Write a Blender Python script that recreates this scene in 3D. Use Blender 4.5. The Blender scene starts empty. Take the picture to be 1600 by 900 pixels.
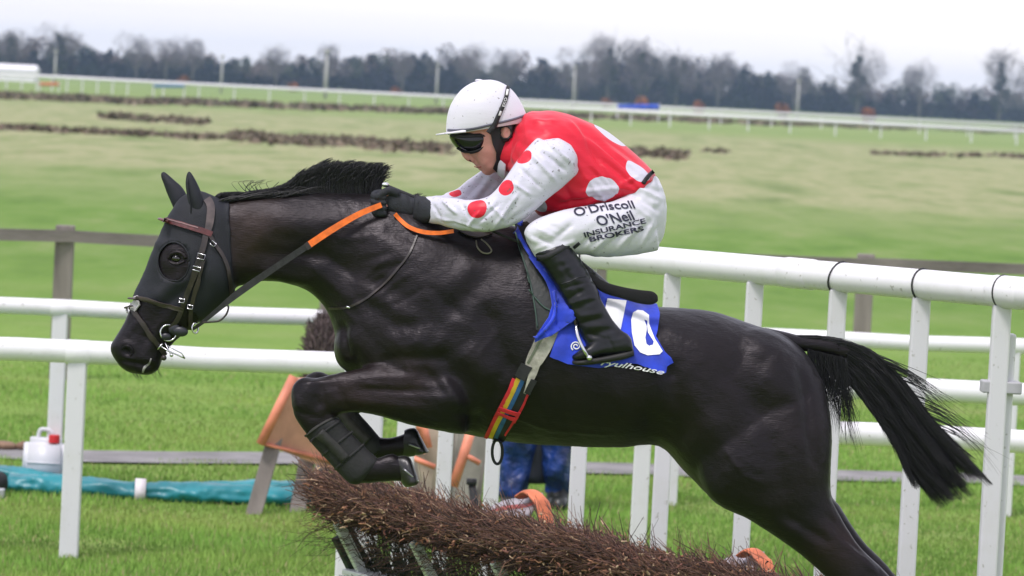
import bpy, bmesh, math, random
import numpy as np
from mathutils import Vector, Matrix, noise
from mathutils.bvhtree import BVHTree
random.seed(7); RNG = np.random.default_rng(11)
sc = bpy.context.scene
COL = sc.collection

# ---------------------------------------------------------------- camera
F = 6440.0                      # focal length in photo pixels (photo is 1600 wide)
CAM_H = 2.8
PITCH = math.atan(315.0 / F)    # looking slightly down
ROLL = math.radians(2.95)
DH = 14.0                       # distance of the horse
fwd = np.array([0, math.cos(PITCH), -math.sin(PITCH)])
up0 = np.array([0, math.sin(PITCH), math.cos(PITCH)])
rt0 = np.array([1.0, 0, 0])
RT = math.cos(ROLL) * rt0 + math.sin(ROLL) * up0
UP = -math.sin(ROLL) * rt0 + math.cos(ROLL) * up0
ORG = np.array([0, 0, CAM_H])
cam = bpy.data.cameras.new("camera")
cam.sensor_width = 36.0
cam.lens = 36.0 * F / 1600.0
cam.clip_start = 0.5; cam.clip_end = 9000
cam.dof.use_dof = True
cam.dof.focus_distance = DH - 0.1
cam.dof.aperture_fstop = 7.5
camo = bpy.data.objects.new("camera", cam)
COL.objects.link(camo)
camo.matrix_world = Matrix(((RT[0], UP[0], -fwd[0], ORG[0]), (RT[1], UP[1], -fwd[1], ORG[1]),
                            (RT[2], UP[2], -fwd[2], ORG[2]), (0, 0, 0, 1)))
sc.camera = camo

# ---------------------------------------------------------------- light
SUN_EL, SUN_AZ = math.radians(60), math.radians(215)   # soft light from high behind the camera, a little left
w = bpy.data.worlds.new("World"); sc.world = w; w.use_nodes = True
nt = w.node_tree; nt.nodes.clear()
out = nt.nodes.new("ShaderNodeOutputWorld")
sky = nt.nodes.new("ShaderNodeTexSky"); sky.sky_type = 'NISHITA'; sky.sun_disc = False
sky.sun_elevation = SUN_EL; sky.sun_rotation = SUN_AZ
b1 = nt.nodes.new("ShaderNodeBackground"); b1.inputs[1].default_value = 0.06
nt.links.new(sky.outputs[0], b1.inputs[0])
b2 = nt.nodes.new("ShaderNodeBackground"); b2.inputs[1].default_value = 0.74
tc = nt.nodes.new("ShaderNodeTexCoord"); mp = nt.nodes.new("ShaderNodeMapping")
mp.inputs['Scale'].default_value = (2.0, 2.0, 34.0)
nz = nt.nodes.new("ShaderNodeTexNoise"); nz.inputs['Scale'].default_value = 1.6; nz.inputs['Detail'].default_value = 6
cr = nt.nodes.new("ShaderNodeValToRGB")
cr.color_ramp.elements[0].position = 0.36; cr.color_ramp.elements[0].color = (0.99, 0.93, 1.02, 1)
cr.color_ramp.elements[1].position = 0.62; cr.color_ramp.elements[1].color = (1.12, 1.045, 1.12, 1)
nt.links.new(tc.outputs['Generated'], mp.inputs[0]); nt.links.new(mp.outputs[0], nz.inputs['Vector'])
nt.links.new(nz.outputs[0], cr.inputs[0]); nt.links.new(cr.outputs[0], b2.inputs[0])
add = nt.nodes.new("ShaderNodeAddShader")
nt.links.new(b1.outputs[0], add.inputs[0]); nt.links.new(b2.outputs[0], add.inputs[1])
nt.links.new(add.outputs[0], out.inputs[0])
sl = bpy.data.lights.new("sun", 'SUN'); sl.energy = 2.3; sl.angle = math.radians(14); sl.color = (1.0, 0.945, 0.93)
so = bpy.data.objects.new("sun", sl); COL.objects.link(so)
sd = Vector((math.sin(SUN_AZ) * math.cos(SUN_EL), math.cos(SUN_AZ) * math.cos(SUN_EL), math.sin(SUN_EL)))
so.rotation_euler = sd.to_track_quat('Z', 'Y').to_euler()
so.location = (0, -5, 30)

sc.view_settings.view_transform = 'Standard'
sc.view_settings.look = 'None'
sc.view_settings.exposure = 0.22
sc.view_settings.gamma = 1.0
sc.render.engine = 'CYCLES'
sc.cycles.use_denoising = True
sc.cycles.max_bounces = 6
sc.cycles.volume_bounces = 1
sc.cycles.volume_step_rate = 8

# ---------------------------------------------------------------- helpers: geometry of the view
def P(px, py, d):
    """photo pixel + distance along the view axis -> world point"""
    return ORG + d * (fwd + RT * ((px - 800.0) / F) + UP * ((450.0 - py) / F))
def H(px, py, o=0.0):
    return P(px, py, DH + o)
def G(px, py, h=0.0):
    """photo pixel -> the point at height h"""
    r = fwd + RT * ((px - 800.0) / F) + UP * ((450.0 - py) / F)
    return ORG + r * ((h - CAM_H) / r[2])
def GD(px, d, h=0.0):
    """column px at view distance d, height h"""
    # solve for py
    r0 = fwd + RT * ((px - 800.0) / F)
    t = ((h - CAM_H) / d - r0[2]) / UP[2]
    return ORG + d * (r0 + UP * t)
def to_px(V):
    V = np.asarray(V, float) - ORG
    d = V @ fwd
    return 800 + F * (V @ RT) / d, 450 - F * (V @ UP) / d, d

# ---------------------------------------------------------------- helpers: objects
def tag(o, label=None, cat=None, group=None, kind=None):
    if label: o['label'] = label
    if cat: o['category'] = cat
    if group: o['group'] = group
    if kind: o['kind'] = kind
    return o
def root_of(o):
    while o.parent: o = o.parent
    return o
def thing(name, loc, label, cat, group=None):
    o = bpy.data.objects.new(name, None); COL.objects.link(o)
    o.location = Vector(loc); o.empty_display_size = 0.1
    return tag(o, label, cat, group)
def mesh_obj(name, verts, faces, mat, parent=None, smooth=True, mat_idx=None):
    off = np.array(root_of(parent).location) if parent else np.zeros(3)
    me = bpy.data.meshes.new(name)
    V = np.asarray(verts, float) - off
    me.from_pydata(V.tolist(), [], faces if isinstance(faces, list) else faces.tolist())
    me.update()
    for m in (mat if isinstance(mat, (list, tuple)) else [mat]): me.materials.append(m)
    if mat_idx is not None: me.polygons.foreach_set('material_index', np.asarray(mat_idx, np.int32))
    if smooth: me.polygons.foreach_set('use_smooth', np.ones(len(me.polygons), bool))
    o = bpy.data.objects.new(name, me); COL.objects.link(o)
    if parent: o.parent = parent
    return o
def evaluate(o):
    """apply all modifiers"""
    bpy.context.view_layer.update()
    dg = bpy.context.evaluated_depsgraph_get()
    me = bpy.data.meshes.new_from_object(o.evaluated_get(dg))
    old = o.data; o.modifiers.clear(); o.data = me; bpy.data.meshes.remove(old)
    return o
def bevel(o, w, seg=2, ang=40):
    m = o.modifiers.new('b', 'BEVEL'); m.width = w; m.segments = seg; m.limit_method = 'ANGLE'; m.angle_limit = math.radians(ang)
    m.harden_normals = False
    return evaluate(o)
def autosmooth(o, deg=35):
    me = o.data
    bm = bmesh.new(); bm.from_mesh(me)
    for e in bm.edges:
        if len(e.link_faces) == 2 and e.calc_face_angle(0) > math.radians(deg): e.smooth = False
    bm.to_mesh(me); bm.free()
    return o

class MB:
    def __init__(s): s.v = []; s.f = []; s.m = []
    def add(s, V, Fc, m=0):
        n = len(s.v); s.v += [tuple(map(float, p)) for p in V]
        s.f += [tuple(int(i) + n for i in f) for f in Fc]; s.m += [m] * len(Fc)
    def box(s, c, ax, ay, az, m=0):
        """box from centre and three half-axis vectors"""
        c, ax, ay, az = map(np.asarray, (c, ax, ay, az))
        V = [c + i * ax + j * ay + k * az for k in (-1, 1) for j in (-1, 1) for i in (-1, 1)]
        s.add(V, [(0, 2, 3, 1), (4, 5, 7, 6), (0, 1, 5, 4), (2, 6, 7, 3), (0, 4, 6, 2), (1, 3, 7, 5)], m)
    def bar(s, a, b, wx, wy, upv=(0, 0, 1), m=0):
        a, b = np.asarray(a, float), np.asarray(b, float)
        t = b - a; L = np.linalg.norm(t); t = t / L
        x = np.cross(t, upv); 
        if np.linalg.norm(x) < 1e-6: x = np.cross(t, (1, 0, 0))
        x = x / np.linalg.norm(x); y = np.cross(x, t)
        s.box((a + b) / 2, x * wx / 2, y * wy / 2, t * L / 2, m)
    def tube(s, pts, r, n=8, m=0, closed=False, flat=1.0, upv=None):
        pts = [np.asarray(p, float) for p in pts]
        N = len(pts)
        rs = r if hasattr(r, '__len__') else [r] * N
        V = []; Fc = []
        prev = None
        for i, p in enumerate(pts):
            if closed: t = pts[(i + 1) % N] - pts[i - 1]
            else: t = pts[min(i + 1, N - 1)] - pts[max(i - 1, 0)]
            t = t / (np.linalg.norm(t) + 1e-12)
            if prev is None:
                u = np.array(upv if upv is not None else (0, 0, 1.0)); 
                if abs(u @ t) > .95: u = np.array([1.0, 0, 0])
            else: u = prev
            x = u - t * (u @ t); x /= np.linalg.norm(x); y = np.cross(t, x); prev = x
            for k in range(n):
                a = 2 * math.pi * k / n
                V.append(p + rs[i] * (math.cos(a) * x * flat + math.sin(a) * y))
        R = N if closed else N - 1
        for i in range(R):
            j = (i + 1) % N
            for k in range(n):
                k2 = (k + 1) % n
                Fc.append((i * n + k, i * n + k2, j * n + k2, j * n + k))
        if not closed:
            Fc.append(tuple(range(n - 1, -1, -1))); Fc.append(tuple((N - 1) * n + k for k in range(n)))
        s.add(V, Fc, m)
    def obj(s, name, mat, parent=None, smooth=True):
        return mesh_obj(name, s.v, s.f, mat, parent, smooth, s.m if isinstance(mat, (list, tuple)) else None)

def cr_interp(pts, n):
    """Catmull-Rom resample of an array of stations, n steps between each two"""
    A = np.asarray(pts, float); N = len(A); outp = []
    for i in range(N - 1):
        p0 = A[max(i - 1, 0)]; p1 = A[i]; p2 = A[i + 1]; p3 = A[min(i + 2, N - 1)]
        for k in range(n):
            t = k / n
            outp.append(0.5 * (2 * p1 + (p2 - p0) * t + (2 * p0 - 5 * p1 + 4 * p2 - p3) * t * t + (3 * p1 - p0 - 3 * p2 + p3) * t ** 3))
    outp.append(A[-1])
    return np.array(outp)

def loft_vf(st, seg=28, sub=4, n=2.2, cap=True, base=None):
    """st rows: x1,y1,x2,y2,halfwidth,depth offset[,exponent] in photo pixels and metres."""
    base = DH if base is None else base
    st = [tuple(r) + ((n,) if len(r) == 6 else ()) for r in st]
    A = cr_interp(st, sub)
    V = []; Fc = []
    for r in A:
        cx, cy = (r[0] + r[2]) / 2, (r[1] + r[3]) / 2; hx, hy = (r[0] - r[2]) / 2, (r[1] - r[3]) / 2
        e = 2.0 / r[6]
        for k in range(seg):
            a = 2 * math.pi * k / seg; c, s_ = math.cos(a), math.sin(a)
            ca = math.copysign(abs(c) ** e, c); sa = math.copysign(abs(s_) ** e, s_)
            V.append(P(cx + hx * ca, cy + hy * ca, base + r[5] + r[4] * sa))
    N = len(A)
    for i in range(N - 1):
        for k in range(seg):
            k2 = (k + 1) % seg
            Fc.append((i * seg + k, i * seg + k2, (i + 1) * seg + k2, (i + 1) * seg + k))
    if cap:
        for i, rev in ((0, False), (N - 1, True)):
            c = np.mean(V[i * seg:(i + 1) * seg], axis=0); V.append(c); ci = len(V) - 1
            for k in range(seg):
                k2 = (k + 1) % seg
                Fc.append((ci, i * seg + k2, i * seg + k) if not rev else (ci, i * seg + k, i * seg + k2))
    return V, Fc
def ball_vf(px, py, o, rx, ry, rz, ang=0, base=None):
    """ellipsoid; rx, ry in pixels, rz in metres"""
    base = DH if base is None else base
    V = []; Fc = []; n, m = 20, 12
    ca, sa = math.cos(ang), math.sin(ang)
    for i in range(m + 1):
        t = math.pi * i / m
        for k in range(n):
            a = 2 * math.pi * k / n
            x = rx * math.cos(t); y = ry * math.sin(t) * math.cos(a); z = rz * math.sin(t) * math.sin(a)
            if i in (0, m): y = z = 1e-5 * math.cos(a)
            V.append(P(px + x * ca - y * sa, py + x * sa + y * ca, base + o + z))
    for i in range(m):
        for k in range(n):
            k2 = (k + 1) % n
            Fc.append((i * n + k, i * n + k2, (i + 1) * n + k2, (i + 1) * n + k))
    return V, Fc
def fuse(name, pieces, voxel, smooth_it, mat, parent, smooth_f=0.5):
    """union of closed pieces into one continuous skin"""
    mb = MB()
    for V, Fc in pieces: mb.add(V, Fc)
    o = mb.obj(name, mat, parent)
    bm = bmesh.new(); bm.from_mesh(o.data)
    bmesh.ops.recalc_face_normals(bm, faces=bm.faces[:]); bm.to_mesh(o.data); bm.free()
    m = o.modifiers.new('r', 'REMESH'); m.mode = 'VOXEL'; m.voxel_size = voxel; m.use_smooth_shade = True
    if smooth_it:
        s = o.modifiers.new('s', 'SMOOTH'); s.iterations = smooth_it; s.factor = smooth_f
    evaluate(o)
    o.data.polygons.foreach_set('use_smooth', np.ones(len(o.data.polygons), bool))
    return o
def verts_np(o):
    V = np.empty(len(o.data.vertices) * 3); o.data.vertices.foreach_get('co', V)
    return V.reshape(-1, 3)
def norms_np(o):
    V = np.empty(len(o.data.vertices) * 3); o.data.vertices.foreach_get('normal', V)
    return V.reshape(-1, 3)
def root_off(o): return np.array(root_of(o).location) if o.parent else np.zeros(3)
def sculpt(o, feats, side='near', wr=None, base=None):
    """push vertices along normals. feats: ('b',x,y,rx,ry,deg,amp) soft bump; ('f',x1,y1,x2,y2,w,amp) fold line"""
    V = verts_np(o); N = norms_np(o); off = root_off(o)
    X, Y, D = to_px(V + off)
    dep = N @ fwd     # >0 faces away
    if side == 'near': wt = np.clip(-dep * 1.6 + 0.35, 0, 1)
    elif side == 'far': wt = np.clip(dep * 1.6 + 0.35, 0, 1)
    else: wt = np.clip(abs(dep) * 1.6 + 0.15, 0, 1)
    disp = np.zeros(len(V))
    for f in feats:
        if f[0] == 'b':
            _, x, y, rx, ry, dg, amp = f
            c, s_ = math.cos(math.radians(dg)), math.sin(math.radians(dg))
            u = ((X - x) * c + (Y - y) * s_) / rx; v = (-(X - x) * s_ + (Y - y) * c) / ry
            disp += amp * np.exp(-(u * u + v * v))
        else:
            _, x1, y1, x2, y2, wd, amp = f
            dx, dy = x2 - x1, y2 - y1; L2 = dx * dx + dy * dy
            t = np.clip(((X - x1) * dx + (Y - y1) * dy) / L2, 0, 1)
            dist = np.hypot(X - x1 - t * dx, Y - y1 - t * dy)
            taper = np.clip(np.minimum(t, 1 - t) * 4 + 0.15, 0, 1)
            disp += amp * taper * np.exp(-(dist / wd) ** 2)
    disp *= wt
    if wr:   # (scale vector in px-space, amplitude, seed): streaky noise
        for (sx, sy, sz, dg, amp, seed) in wr:
            c, s_ = math.cos(math.radians(dg)), math.sin(math.radians(dg))
            u = ((X - 800) * c + (Y - 400) * s_) / sx; v = (-(X - 800) * s_ + (Y - 400) * c) / sy; q = (D - DH) / sz
            disp += amp * np.array([noise.noise((a, b, e + seed)) for a, b, e in zip(u, v, q)])
    V2 = V + N * disp[:, None]
    o.data.vertices.foreach_set('co', V2.ravel()); o.data.update()
    return o
def bvh(o):
    off = root_off(o)
    V = verts_np(o) + off
    return BVHTree.FromPolygons([tuple(v) for v in V], [tuple(p.vertices) for p in o.data.polygons])
def cast(tree, px, py, far=False):
    """first surface of the tree seen at the pixel (from this side, or from the far side)"""
    r = P(px, py, 1.0) - ORG; r = r / np.linalg.norm(r)
    if far: h = tree.ray_cast(Vector(ORG + r * 40), Vector(-r))
    else: h = tree.ray_cast(Vector(ORG), Vector(r))
    if h[0] is None: return None, None
    return np.array(h[0]), np.array(h[1])
def strap_vf(tree, pts, width, off=0.004, thick=0.004, far=False, sub=5, nw=2, fall=None):
    """strap laid on a surface along a pixel polyline; width in px (number or list)"""
    ws = width if hasattr(width, '__len__') else [width] * len(pts)
    A = cr_interp([(p[0], p[1], w_) for p, w_ in zip(pts, ws)], sub)
    N = len(A); rows = []; last = None
    for i in range(N):
        t = A[min(i + 1, N - 1)][:2] - A[max(i - 1, 0)][:2]; t = t / (np.linalg.norm(t) + 1e-9)
        nrm = np.array([-t[1], t[0]]); row = []
        for k in range(nw + 1):
            q = A[i][:2] + nrm * A[i][2] * (k / nw - 0.5)
            h, nn = cast(tree, q[0], q[1], far)
            row.append((q, h, nn))
        rows.append(row)
    # fill misses with the median depth of hits
    hits = [to_px(h)[2] for r in rows for (_, h, _) in r if h is not None]
    md = float(np.median(hits)) if hits else (DH if fall is None else fall)
    V = []
    dl = md
    for r in rows:
        for q, h, nn in r:
            if h is None: p = P(q[0], q[1], dl); nn = -fwd if not far else fwd
            else: p = h; dl = to_px(h)[2]
            if (nn @ fwd > 0) != far: nn = -nn
            nn = nn / np.linalg.norm(nn)
            V.append(p + nn * off); V.append(p + nn * (off + thick))
    Fc = []; c = (nw + 1) * 2
    for i in range(N - 1):
        for k in range(nw):
            a = i * c + 2 * k
            Fc.append((a, a + 2, a + c + 2, a + c)); Fc.append((a + 1, a + c + 1, a + c + 3, a + 3))
        a = i * c; Fc.append((a, a + c, a + c + 1, a + 1))
        a = i * c + 2 * nw; Fc.append((a, a + 1, a + c + 1, a + c))
    for i, s_ in ((0, 0), (N - 1, 1)):
        for k in range(nw):
            a = i * c + 2 * k
            Fc.append((a, a + 1, a + 3, a + 2) if not s_ else (a, a + 2, a + 3, a + 1))
    return V, Fc
def poly_decal(name, tree, poly, mat, parent, off=0.004, thick=0.003, step=5.0, far=False, wave=0.0, fall=None):
    """cloth or mark: a pixel polygon cut into small faces and laid on the surface, with thickness"""
    bm = bmesh.new()
    vs = [bm.verts.new((x, -y, 0)) for x, y in poly]
    bm.faces.new(vs)
    bmesh.ops.triangulate(bm, faces=bm.faces[:])
    return lay(name, bm, tree, mat, parent, off, thick, step, far, wave, fall)
def lay(name, bm, tree, mat, parent, off, thick, step, far=False, wave=0.0, fall=None):
    xs = [v.co.x for v in bm.verts]; ys = [v.co.y for v in bm.verts]
    for ax, lo, hi in ((0, min(xs), max(xs)), (1, min(ys), max(ys))):
        q = lo + step
        while q < hi:
            co = (q, 0, 0) if ax == 0 else (0, q, 0); no = (1, 0, 0) if ax == 0 else (0, 1, 0)
            bmesh.ops.bisect_plane(bm, geom=bm.verts[:] + bm.edges[:] + bm.faces[:], plane_co=co, plane_no=no, dist=1e-4)
            q += step
    o_off = np.array(root_of(parent).location) if parent else np.zeros(3)
    res = []
    for v in bm.verts:
        px, py = v.co.x, -v.co.y
        h, nn = cast(tree, px, py, far)
        res.append((v, px, py, h, nn))
    ds = [to_px(r[3])[2] for r in res if r[3] is not None]
    for v, px, py, h, nn in res:
        if h is None:
            best = None; 
            for rr in (4, 8, 14, 22, 34, 50):
                for k in range(8):
                    hh, _ = cast(tree, px + rr * math.cos(k * .785), py + rr * math.sin(k * .785), far)
                    if hh is not None: best = to_px(hh)[2]; break
                if best: break
            d = best if best else (fall if fall else (float(np.median(ds)) if ds else DH))
            h = P(px, py, d); nn = -fwd
            if far: nn = fwd
        if (nn @ fwd > 0) != far: nn = -nn
        wv = wave * noise.noise((px * .035, py * .02, 3.1)) if wave else 0
        p = h + nn * (off + wv) - o_off
        v.co = Vector(p)
    me = bpy.data.meshes.new(name); bm.normal_update()
    # outward facing
    bm.faces.ensure_lookup_table()
    s_ = sum((np.array(f.normal) @ fwd) * f.calc_area() for f in bm.faces)
    if (s_ > 0) != far:
        for f in bm.faces: f.normal_flip()
    bm.to_mesh(me); bm.free()
    me.materials.append(mat)
    o = bpy.data.objects.new(name, me); COL.objects.link(o)
    if parent: o.parent = parent
    if thick:
        s = o.modifiers.new('s', 'SOLIDIFY'); s.thickness = thick; s.offset = 1
        evaluate(o)
    o.data.polygons.foreach_set('use_smooth', np.ones(len(o.data.polygons), bool))
    autosmooth(o, 50)
    return o

# ---------------------------------------------------------------- helpers: materials
def newmat(name):
    m = bpy.data.materials.new(name); m.use_nodes = True
    b = m.node_tree.nodes['Principled BSDF']
    return m, m.node_tree, b
def mat(name, col, rough=0.6, var=0.15, scale=8.0, bump=0.0, bscale=60.0, metal=0.0, spec=0.5, coat=0.0, sheen=0.0, col2=None, bdist=0.01, stretch=(1, 1, 1)):
    """noise-varied principled material"""
    m, nt, b = newmat(name)
    tc = nt.nodes.new('ShaderNodeTexCoord'); mp = nt.nodes.new('ShaderNodeMapping'); mp.inputs['Scale'].default_value = stretch
    nt.links.new(tc.outputs['Object'], mp.inputs[0])
    nz = nt.nodes.new('ShaderNodeTexNoise'); nz.inputs['Scale'].default_value = scale; nz.inputs['Detail'].default_value = 5
    nt.links.new(mp.outputs[0], nz.inputs['Vector'])
    cr = nt.nodes.new('ShaderNodeValToRGB')
    c2 = col2 if col2 else tuple(c * (1 - 2 * var) for c in col)
    c1 = col if col2 else tuple(min(1, c * (1 + var)) for c in col)
    cr.color_ramp.elements[0].position = 0.3; cr.color_ramp.elements[0].color = (*c2, 1)
    cr.color_ramp.elements[1].position = 0.7; cr.color_ramp.elements[1].color = (*c1, 1)
    nt.links.new(nz.outputs[0], cr.inputs[0]); nt.links.new(cr.outputs[0], b.inputs['Base Color'])
    b.inputs['Roughness'].default_value = rough; b.inputs['Metallic'].default_value = metal
    b.inputs['Specular IOR Level'].default_value = spec
    b.inputs['Coat Weight'].default_value = coat; b.inputs['Sheen Weight'].default_value = sheen
    if bump:
        n2 = nt.nodes.new('ShaderNodeTexNoise'); n2.inputs['Scale'].default_value = bscale; n2.inputs['Detail'].default_value = 4
        nt.links.new(mp.outputs[0], n2.inputs['Vector'])
        bp = nt.nodes.new('ShaderNodeBump'); bp.inputs['Strength'].default_value = bump; bp.inputs['Distance'].default_value = bdist
        nt.links.new(n2.outputs[0], bp.inputs['Height']); nt.links.new(bp.outputs[0], b.inputs['Normal'])
    return m
def node(nt, kind, **kw):
    n = nt.nodes.new(kind)
    for k, v in kw.items(): setattr(n, k, v)
    return n
def mathn(nt, op, a, b=None):
    n = nt.nodes.new('ShaderNodeMath'); n.operation = op
    for i, x in enumerate((a, b)):
        if x is None: continue
        if isinstance(x, (int, float)): n.inputs[i].default_value = x
        else: nt.links.new(x, n.inputs[i])
    return n.outputs[0]
def mixc(nt, fac, a, b):
    n = nt.nodes.new('ShaderNodeMix'); n.data_type = 'RGBA'
    if isinstance(fac, (int, float)): n.inputs[0].default_value = fac
    else: nt.links.new(fac, n.inputs[0])
    for i, x in ((6, a), (7, b)):
        if isinstance(x, tuple): n.inputs[i].default_value = (*x, 1)
        else: nt.links.new(x, n.inputs[i])
    return n.outputs[2]
# ================================================================ SETTING
# ---- ground: one sheet out to the horizon; colours change with the distance from the track
def ground_material():
    m, nt, b = newmat('turf')
    geo = node(nt, 'ShaderNodeNewGeometry'); sep = node(nt, 'ShaderNodeSeparateXYZ')
    nt.links.new(geo.outputs['Position'], sep.inputs[0])
    def nz(scale, det=5, sx=1, sy=1, rough=0.6):
        mp = node(nt, 'ShaderNodeMapping'); mp.inputs['Scale'].default_value = (sx, sy, 1); mp.inputs['Rotation'].default_value = (0, 0, .12)
        nt.links.new(geo.outputs['Position'], mp.inputs[0])
        n = node(nt, 'ShaderNodeTexNoise'); n.inputs['Scale'].default_value = scale; n.inputs['Detail'].default_value = det
        n.inputs['Roughness'].default_value = rough
        nt.links.new(mp.outputs[0], n.inputs['Vector']); return n.outputs[0]
    def ramp(x, st):
        r = node(nt, 'ShaderNodeValToRGB'); e = r.color_ramp.elements
        while len(e) < len(st): e.new(0.5)
        for i, (p, c) in enumerate(st): e[i].position = p; e[i].color = (*c, 1)
        nt.links.new(x, r.inputs[0]); return r.outputs[0]
    fine = ramp(nz(9, 8, rough=.75), [(.3, (.095, .19, .026)), (.48, (.175, .295, .05)), (.7, (.25, .37, .095))])
    patch = ramp(nz(.8, 4, .5, 1), [(.35, (.095, .20, .02)), (.65, (.22, .30, .075))])
    near = mixc(nt, .45, fine, patch)
    dry = ramp(nz(2.2, 6, .35, 1), [(.35, (.20, .24, .09)), (.6, (.36, .31, .17))])
    near = mixc(nt, mathn(nt, 'MULTIPLY', ramp(nz(.35, 5, .3, 1), [(.52, (0, 0, 0)), (.72, (1, 1, 1))]), .42), near, dry)
    # far rough pasture
    tan = ramp(nz(1.0, 7, .30, .055, .65), [(.30, (.125, .175, .055)), (.42, (.215, .255, .105)), (.52, (.31, .31, .165)), (.60, (.20, .245, .095)), (.70, (.30, .265, .155)), (.8, (.17, .19, .08))])
    gfar = ramp(nz(.03, 4, .2, 1), [(.3, (.15, .23, .06)), (.7, (.23, .29, .10))])
    y = sep.outputs[1]
    wob = mathn(nt, 'ADD', y, mathn(nt, 'MULTIPLY', mathn(nt, 'SUBTRACT', nz(.03, 3, .3, 1), .5), 60))
    def step(v, lo, hi):
        mr = node(nt, 'ShaderNodeMapRange'); mr.clamp = True
        nt.links.new(v, mr.inputs[0]); mr.inputs[1].default_value = lo; mr.inputs[2].default_value = hi
        return mr.outputs[0]
    mid = ramp(nz(1.0, 7, .7, .16, .65), [(.3, (.085, .165, .026)), (.45, (.12, .215, .036)), (.58, (.15, .235, .055)), (.72, (.225, .26, .10))])
    c = mixc(nt, step(wob, 34, 60), near, mid)
    c = mixc(nt, step(wob, 80, 122), c, tan)
    c = mixc(nt, step(wob, 270, 330), c, gfar)
    nt.links.new(c, b.inputs['Base Color'])
    b.inputs['Roughness'].default_value = .95; b.inputs['Specular IOR Level'].default_value = .15
    bp = node(nt, 'ShaderNodeBump'); bp.inputs['Strength'].default_value = .7; bp.inputs['Distance'].default_value = .05
    nt.links.new(nz(14, 6), bp.inputs['Height']); nt.links.new(bp.outputs[0], b.inputs['Normal'])
    return m
M_TURF = ground_material()
# grid with gentle unevenness near, flat far
def build_ground():
    xs = np.unique(np.concatenate([np.linspace(-2600, -60, 18), np.linspace(-60, 60, 61), np.linspace(60, 2600, 18)]))
    ys = np.unique(np.concatenate([np.linspace(-80, 10, 8), np.linspace(10, 60, 60), np.linspace(60, 400, 30), np.linspace(400, 3200, 12)]))
    V = []; Fc = []
    for y in ys:
        for x in xs:
            z = 0.012 * noise.noise((x * .5, y * .5, 0)) * (1 if 18 < y < 60 and abs(x) < 20 else 0)
            V.append((x, y, z))
    nx = len(xs)
    for j in range(len(ys) - 1):
        for i in range(nx - 1):
            a = j * nx + i; Fc.append((a, a + 1, a + nx + 1, a + nx))
    o = mesh_obj('ground', V, Fc, M_TURF); tag(o, 'green turf and pale rough pasture running out to the trees', None, None, 'structure')
build_ground()

M_PATH = mat('path_grit', (.22, .212, .21), .9, .18, 3, bump=.5, bscale=40)
def build_path():
    V = []; Fc = []
    rows = [(-900, 657.0, 638), (0, 716, 698), (500, 725, 707), (900, 738, 721), (1300, 750, 734), (1600, 758, 743), (2600, 800, 788)]
    A = cr_interp(rows, 8)
    for i, r in enumerate(A):
        wv = 1.6 * noise.noise((i * .6, 0, 0))
        V.append(tuple(G(r[0], r[1] + wv, .018))); V.append(tuple(G(r[0], r[2] + wv, .018)))
    for i in range(len(A) - 1): Fc.append((2 * i, 2 * i + 2, 2 * i + 3, 2 * i + 1))
    o = mesh_obj('path', V, Fc, M_PATH); tag(o, 'narrow grey gravel path crossing the turf', None, None, 'structure')
build_path()

# ---- grass blades near the track (nobody could count them)
def vc_mat(name, rough=.8, spec=.2, trans=0.0):
    m, nt, b = newmat(name)
    a = node(nt, 'ShaderNodeVertexColor'); a.layer_name = 'Col'
    nt.links.new(a.outputs[0], b.inputs['Base Color'])
    b.inputs['Roughness'].default_value = rough; b.inputs['Specular IOR Level'].default_value = spec
    return m
def fast_mesh(name, V, Fidx, n_per, mats, cols=None, parent=None, label=None, cat=None, kind=None, group=None, smooth=False):
    """V (n,3), Fidx (m,k) uniform polygons"""
    off = np.array(root_of(parent).location) if parent else np.zeros(3)
    me = bpy.data.meshes.new(name)
    m = len(Fidx)
    me.vertices.add(len(V)); me.vertices.foreach_set('co', (V - off).ravel())
    me.loops.add(m * n_per); me.loops.foreach_set('vertex_index', Fidx.ravel().astype(np.int32))
    me.polygons.add(m); me.polygons.foreach_set('loop_start', (np.arange(m) * n_per).astype(np.int32))
    me.update(calc_edges=True)
    if cols is not None:
        a = me.color_attributes.new('Col', 'FLOAT_COLOR', 'POINT')
        c4 = np.ones((len(V), 4)); c4[:, :3] = cols; a.data.foreach_set('color', c4.ravel())
    if smooth: me.polygons.foreach_set('use_smooth', np.ones(m, bool))
    me.materials.append(mats); me.validate()
    o = bpy.data.objects.new(name, me); COL.objects.link(o)
    if parent: o.parent = parent
    return tag(o, label, cat, group, kind)
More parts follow.
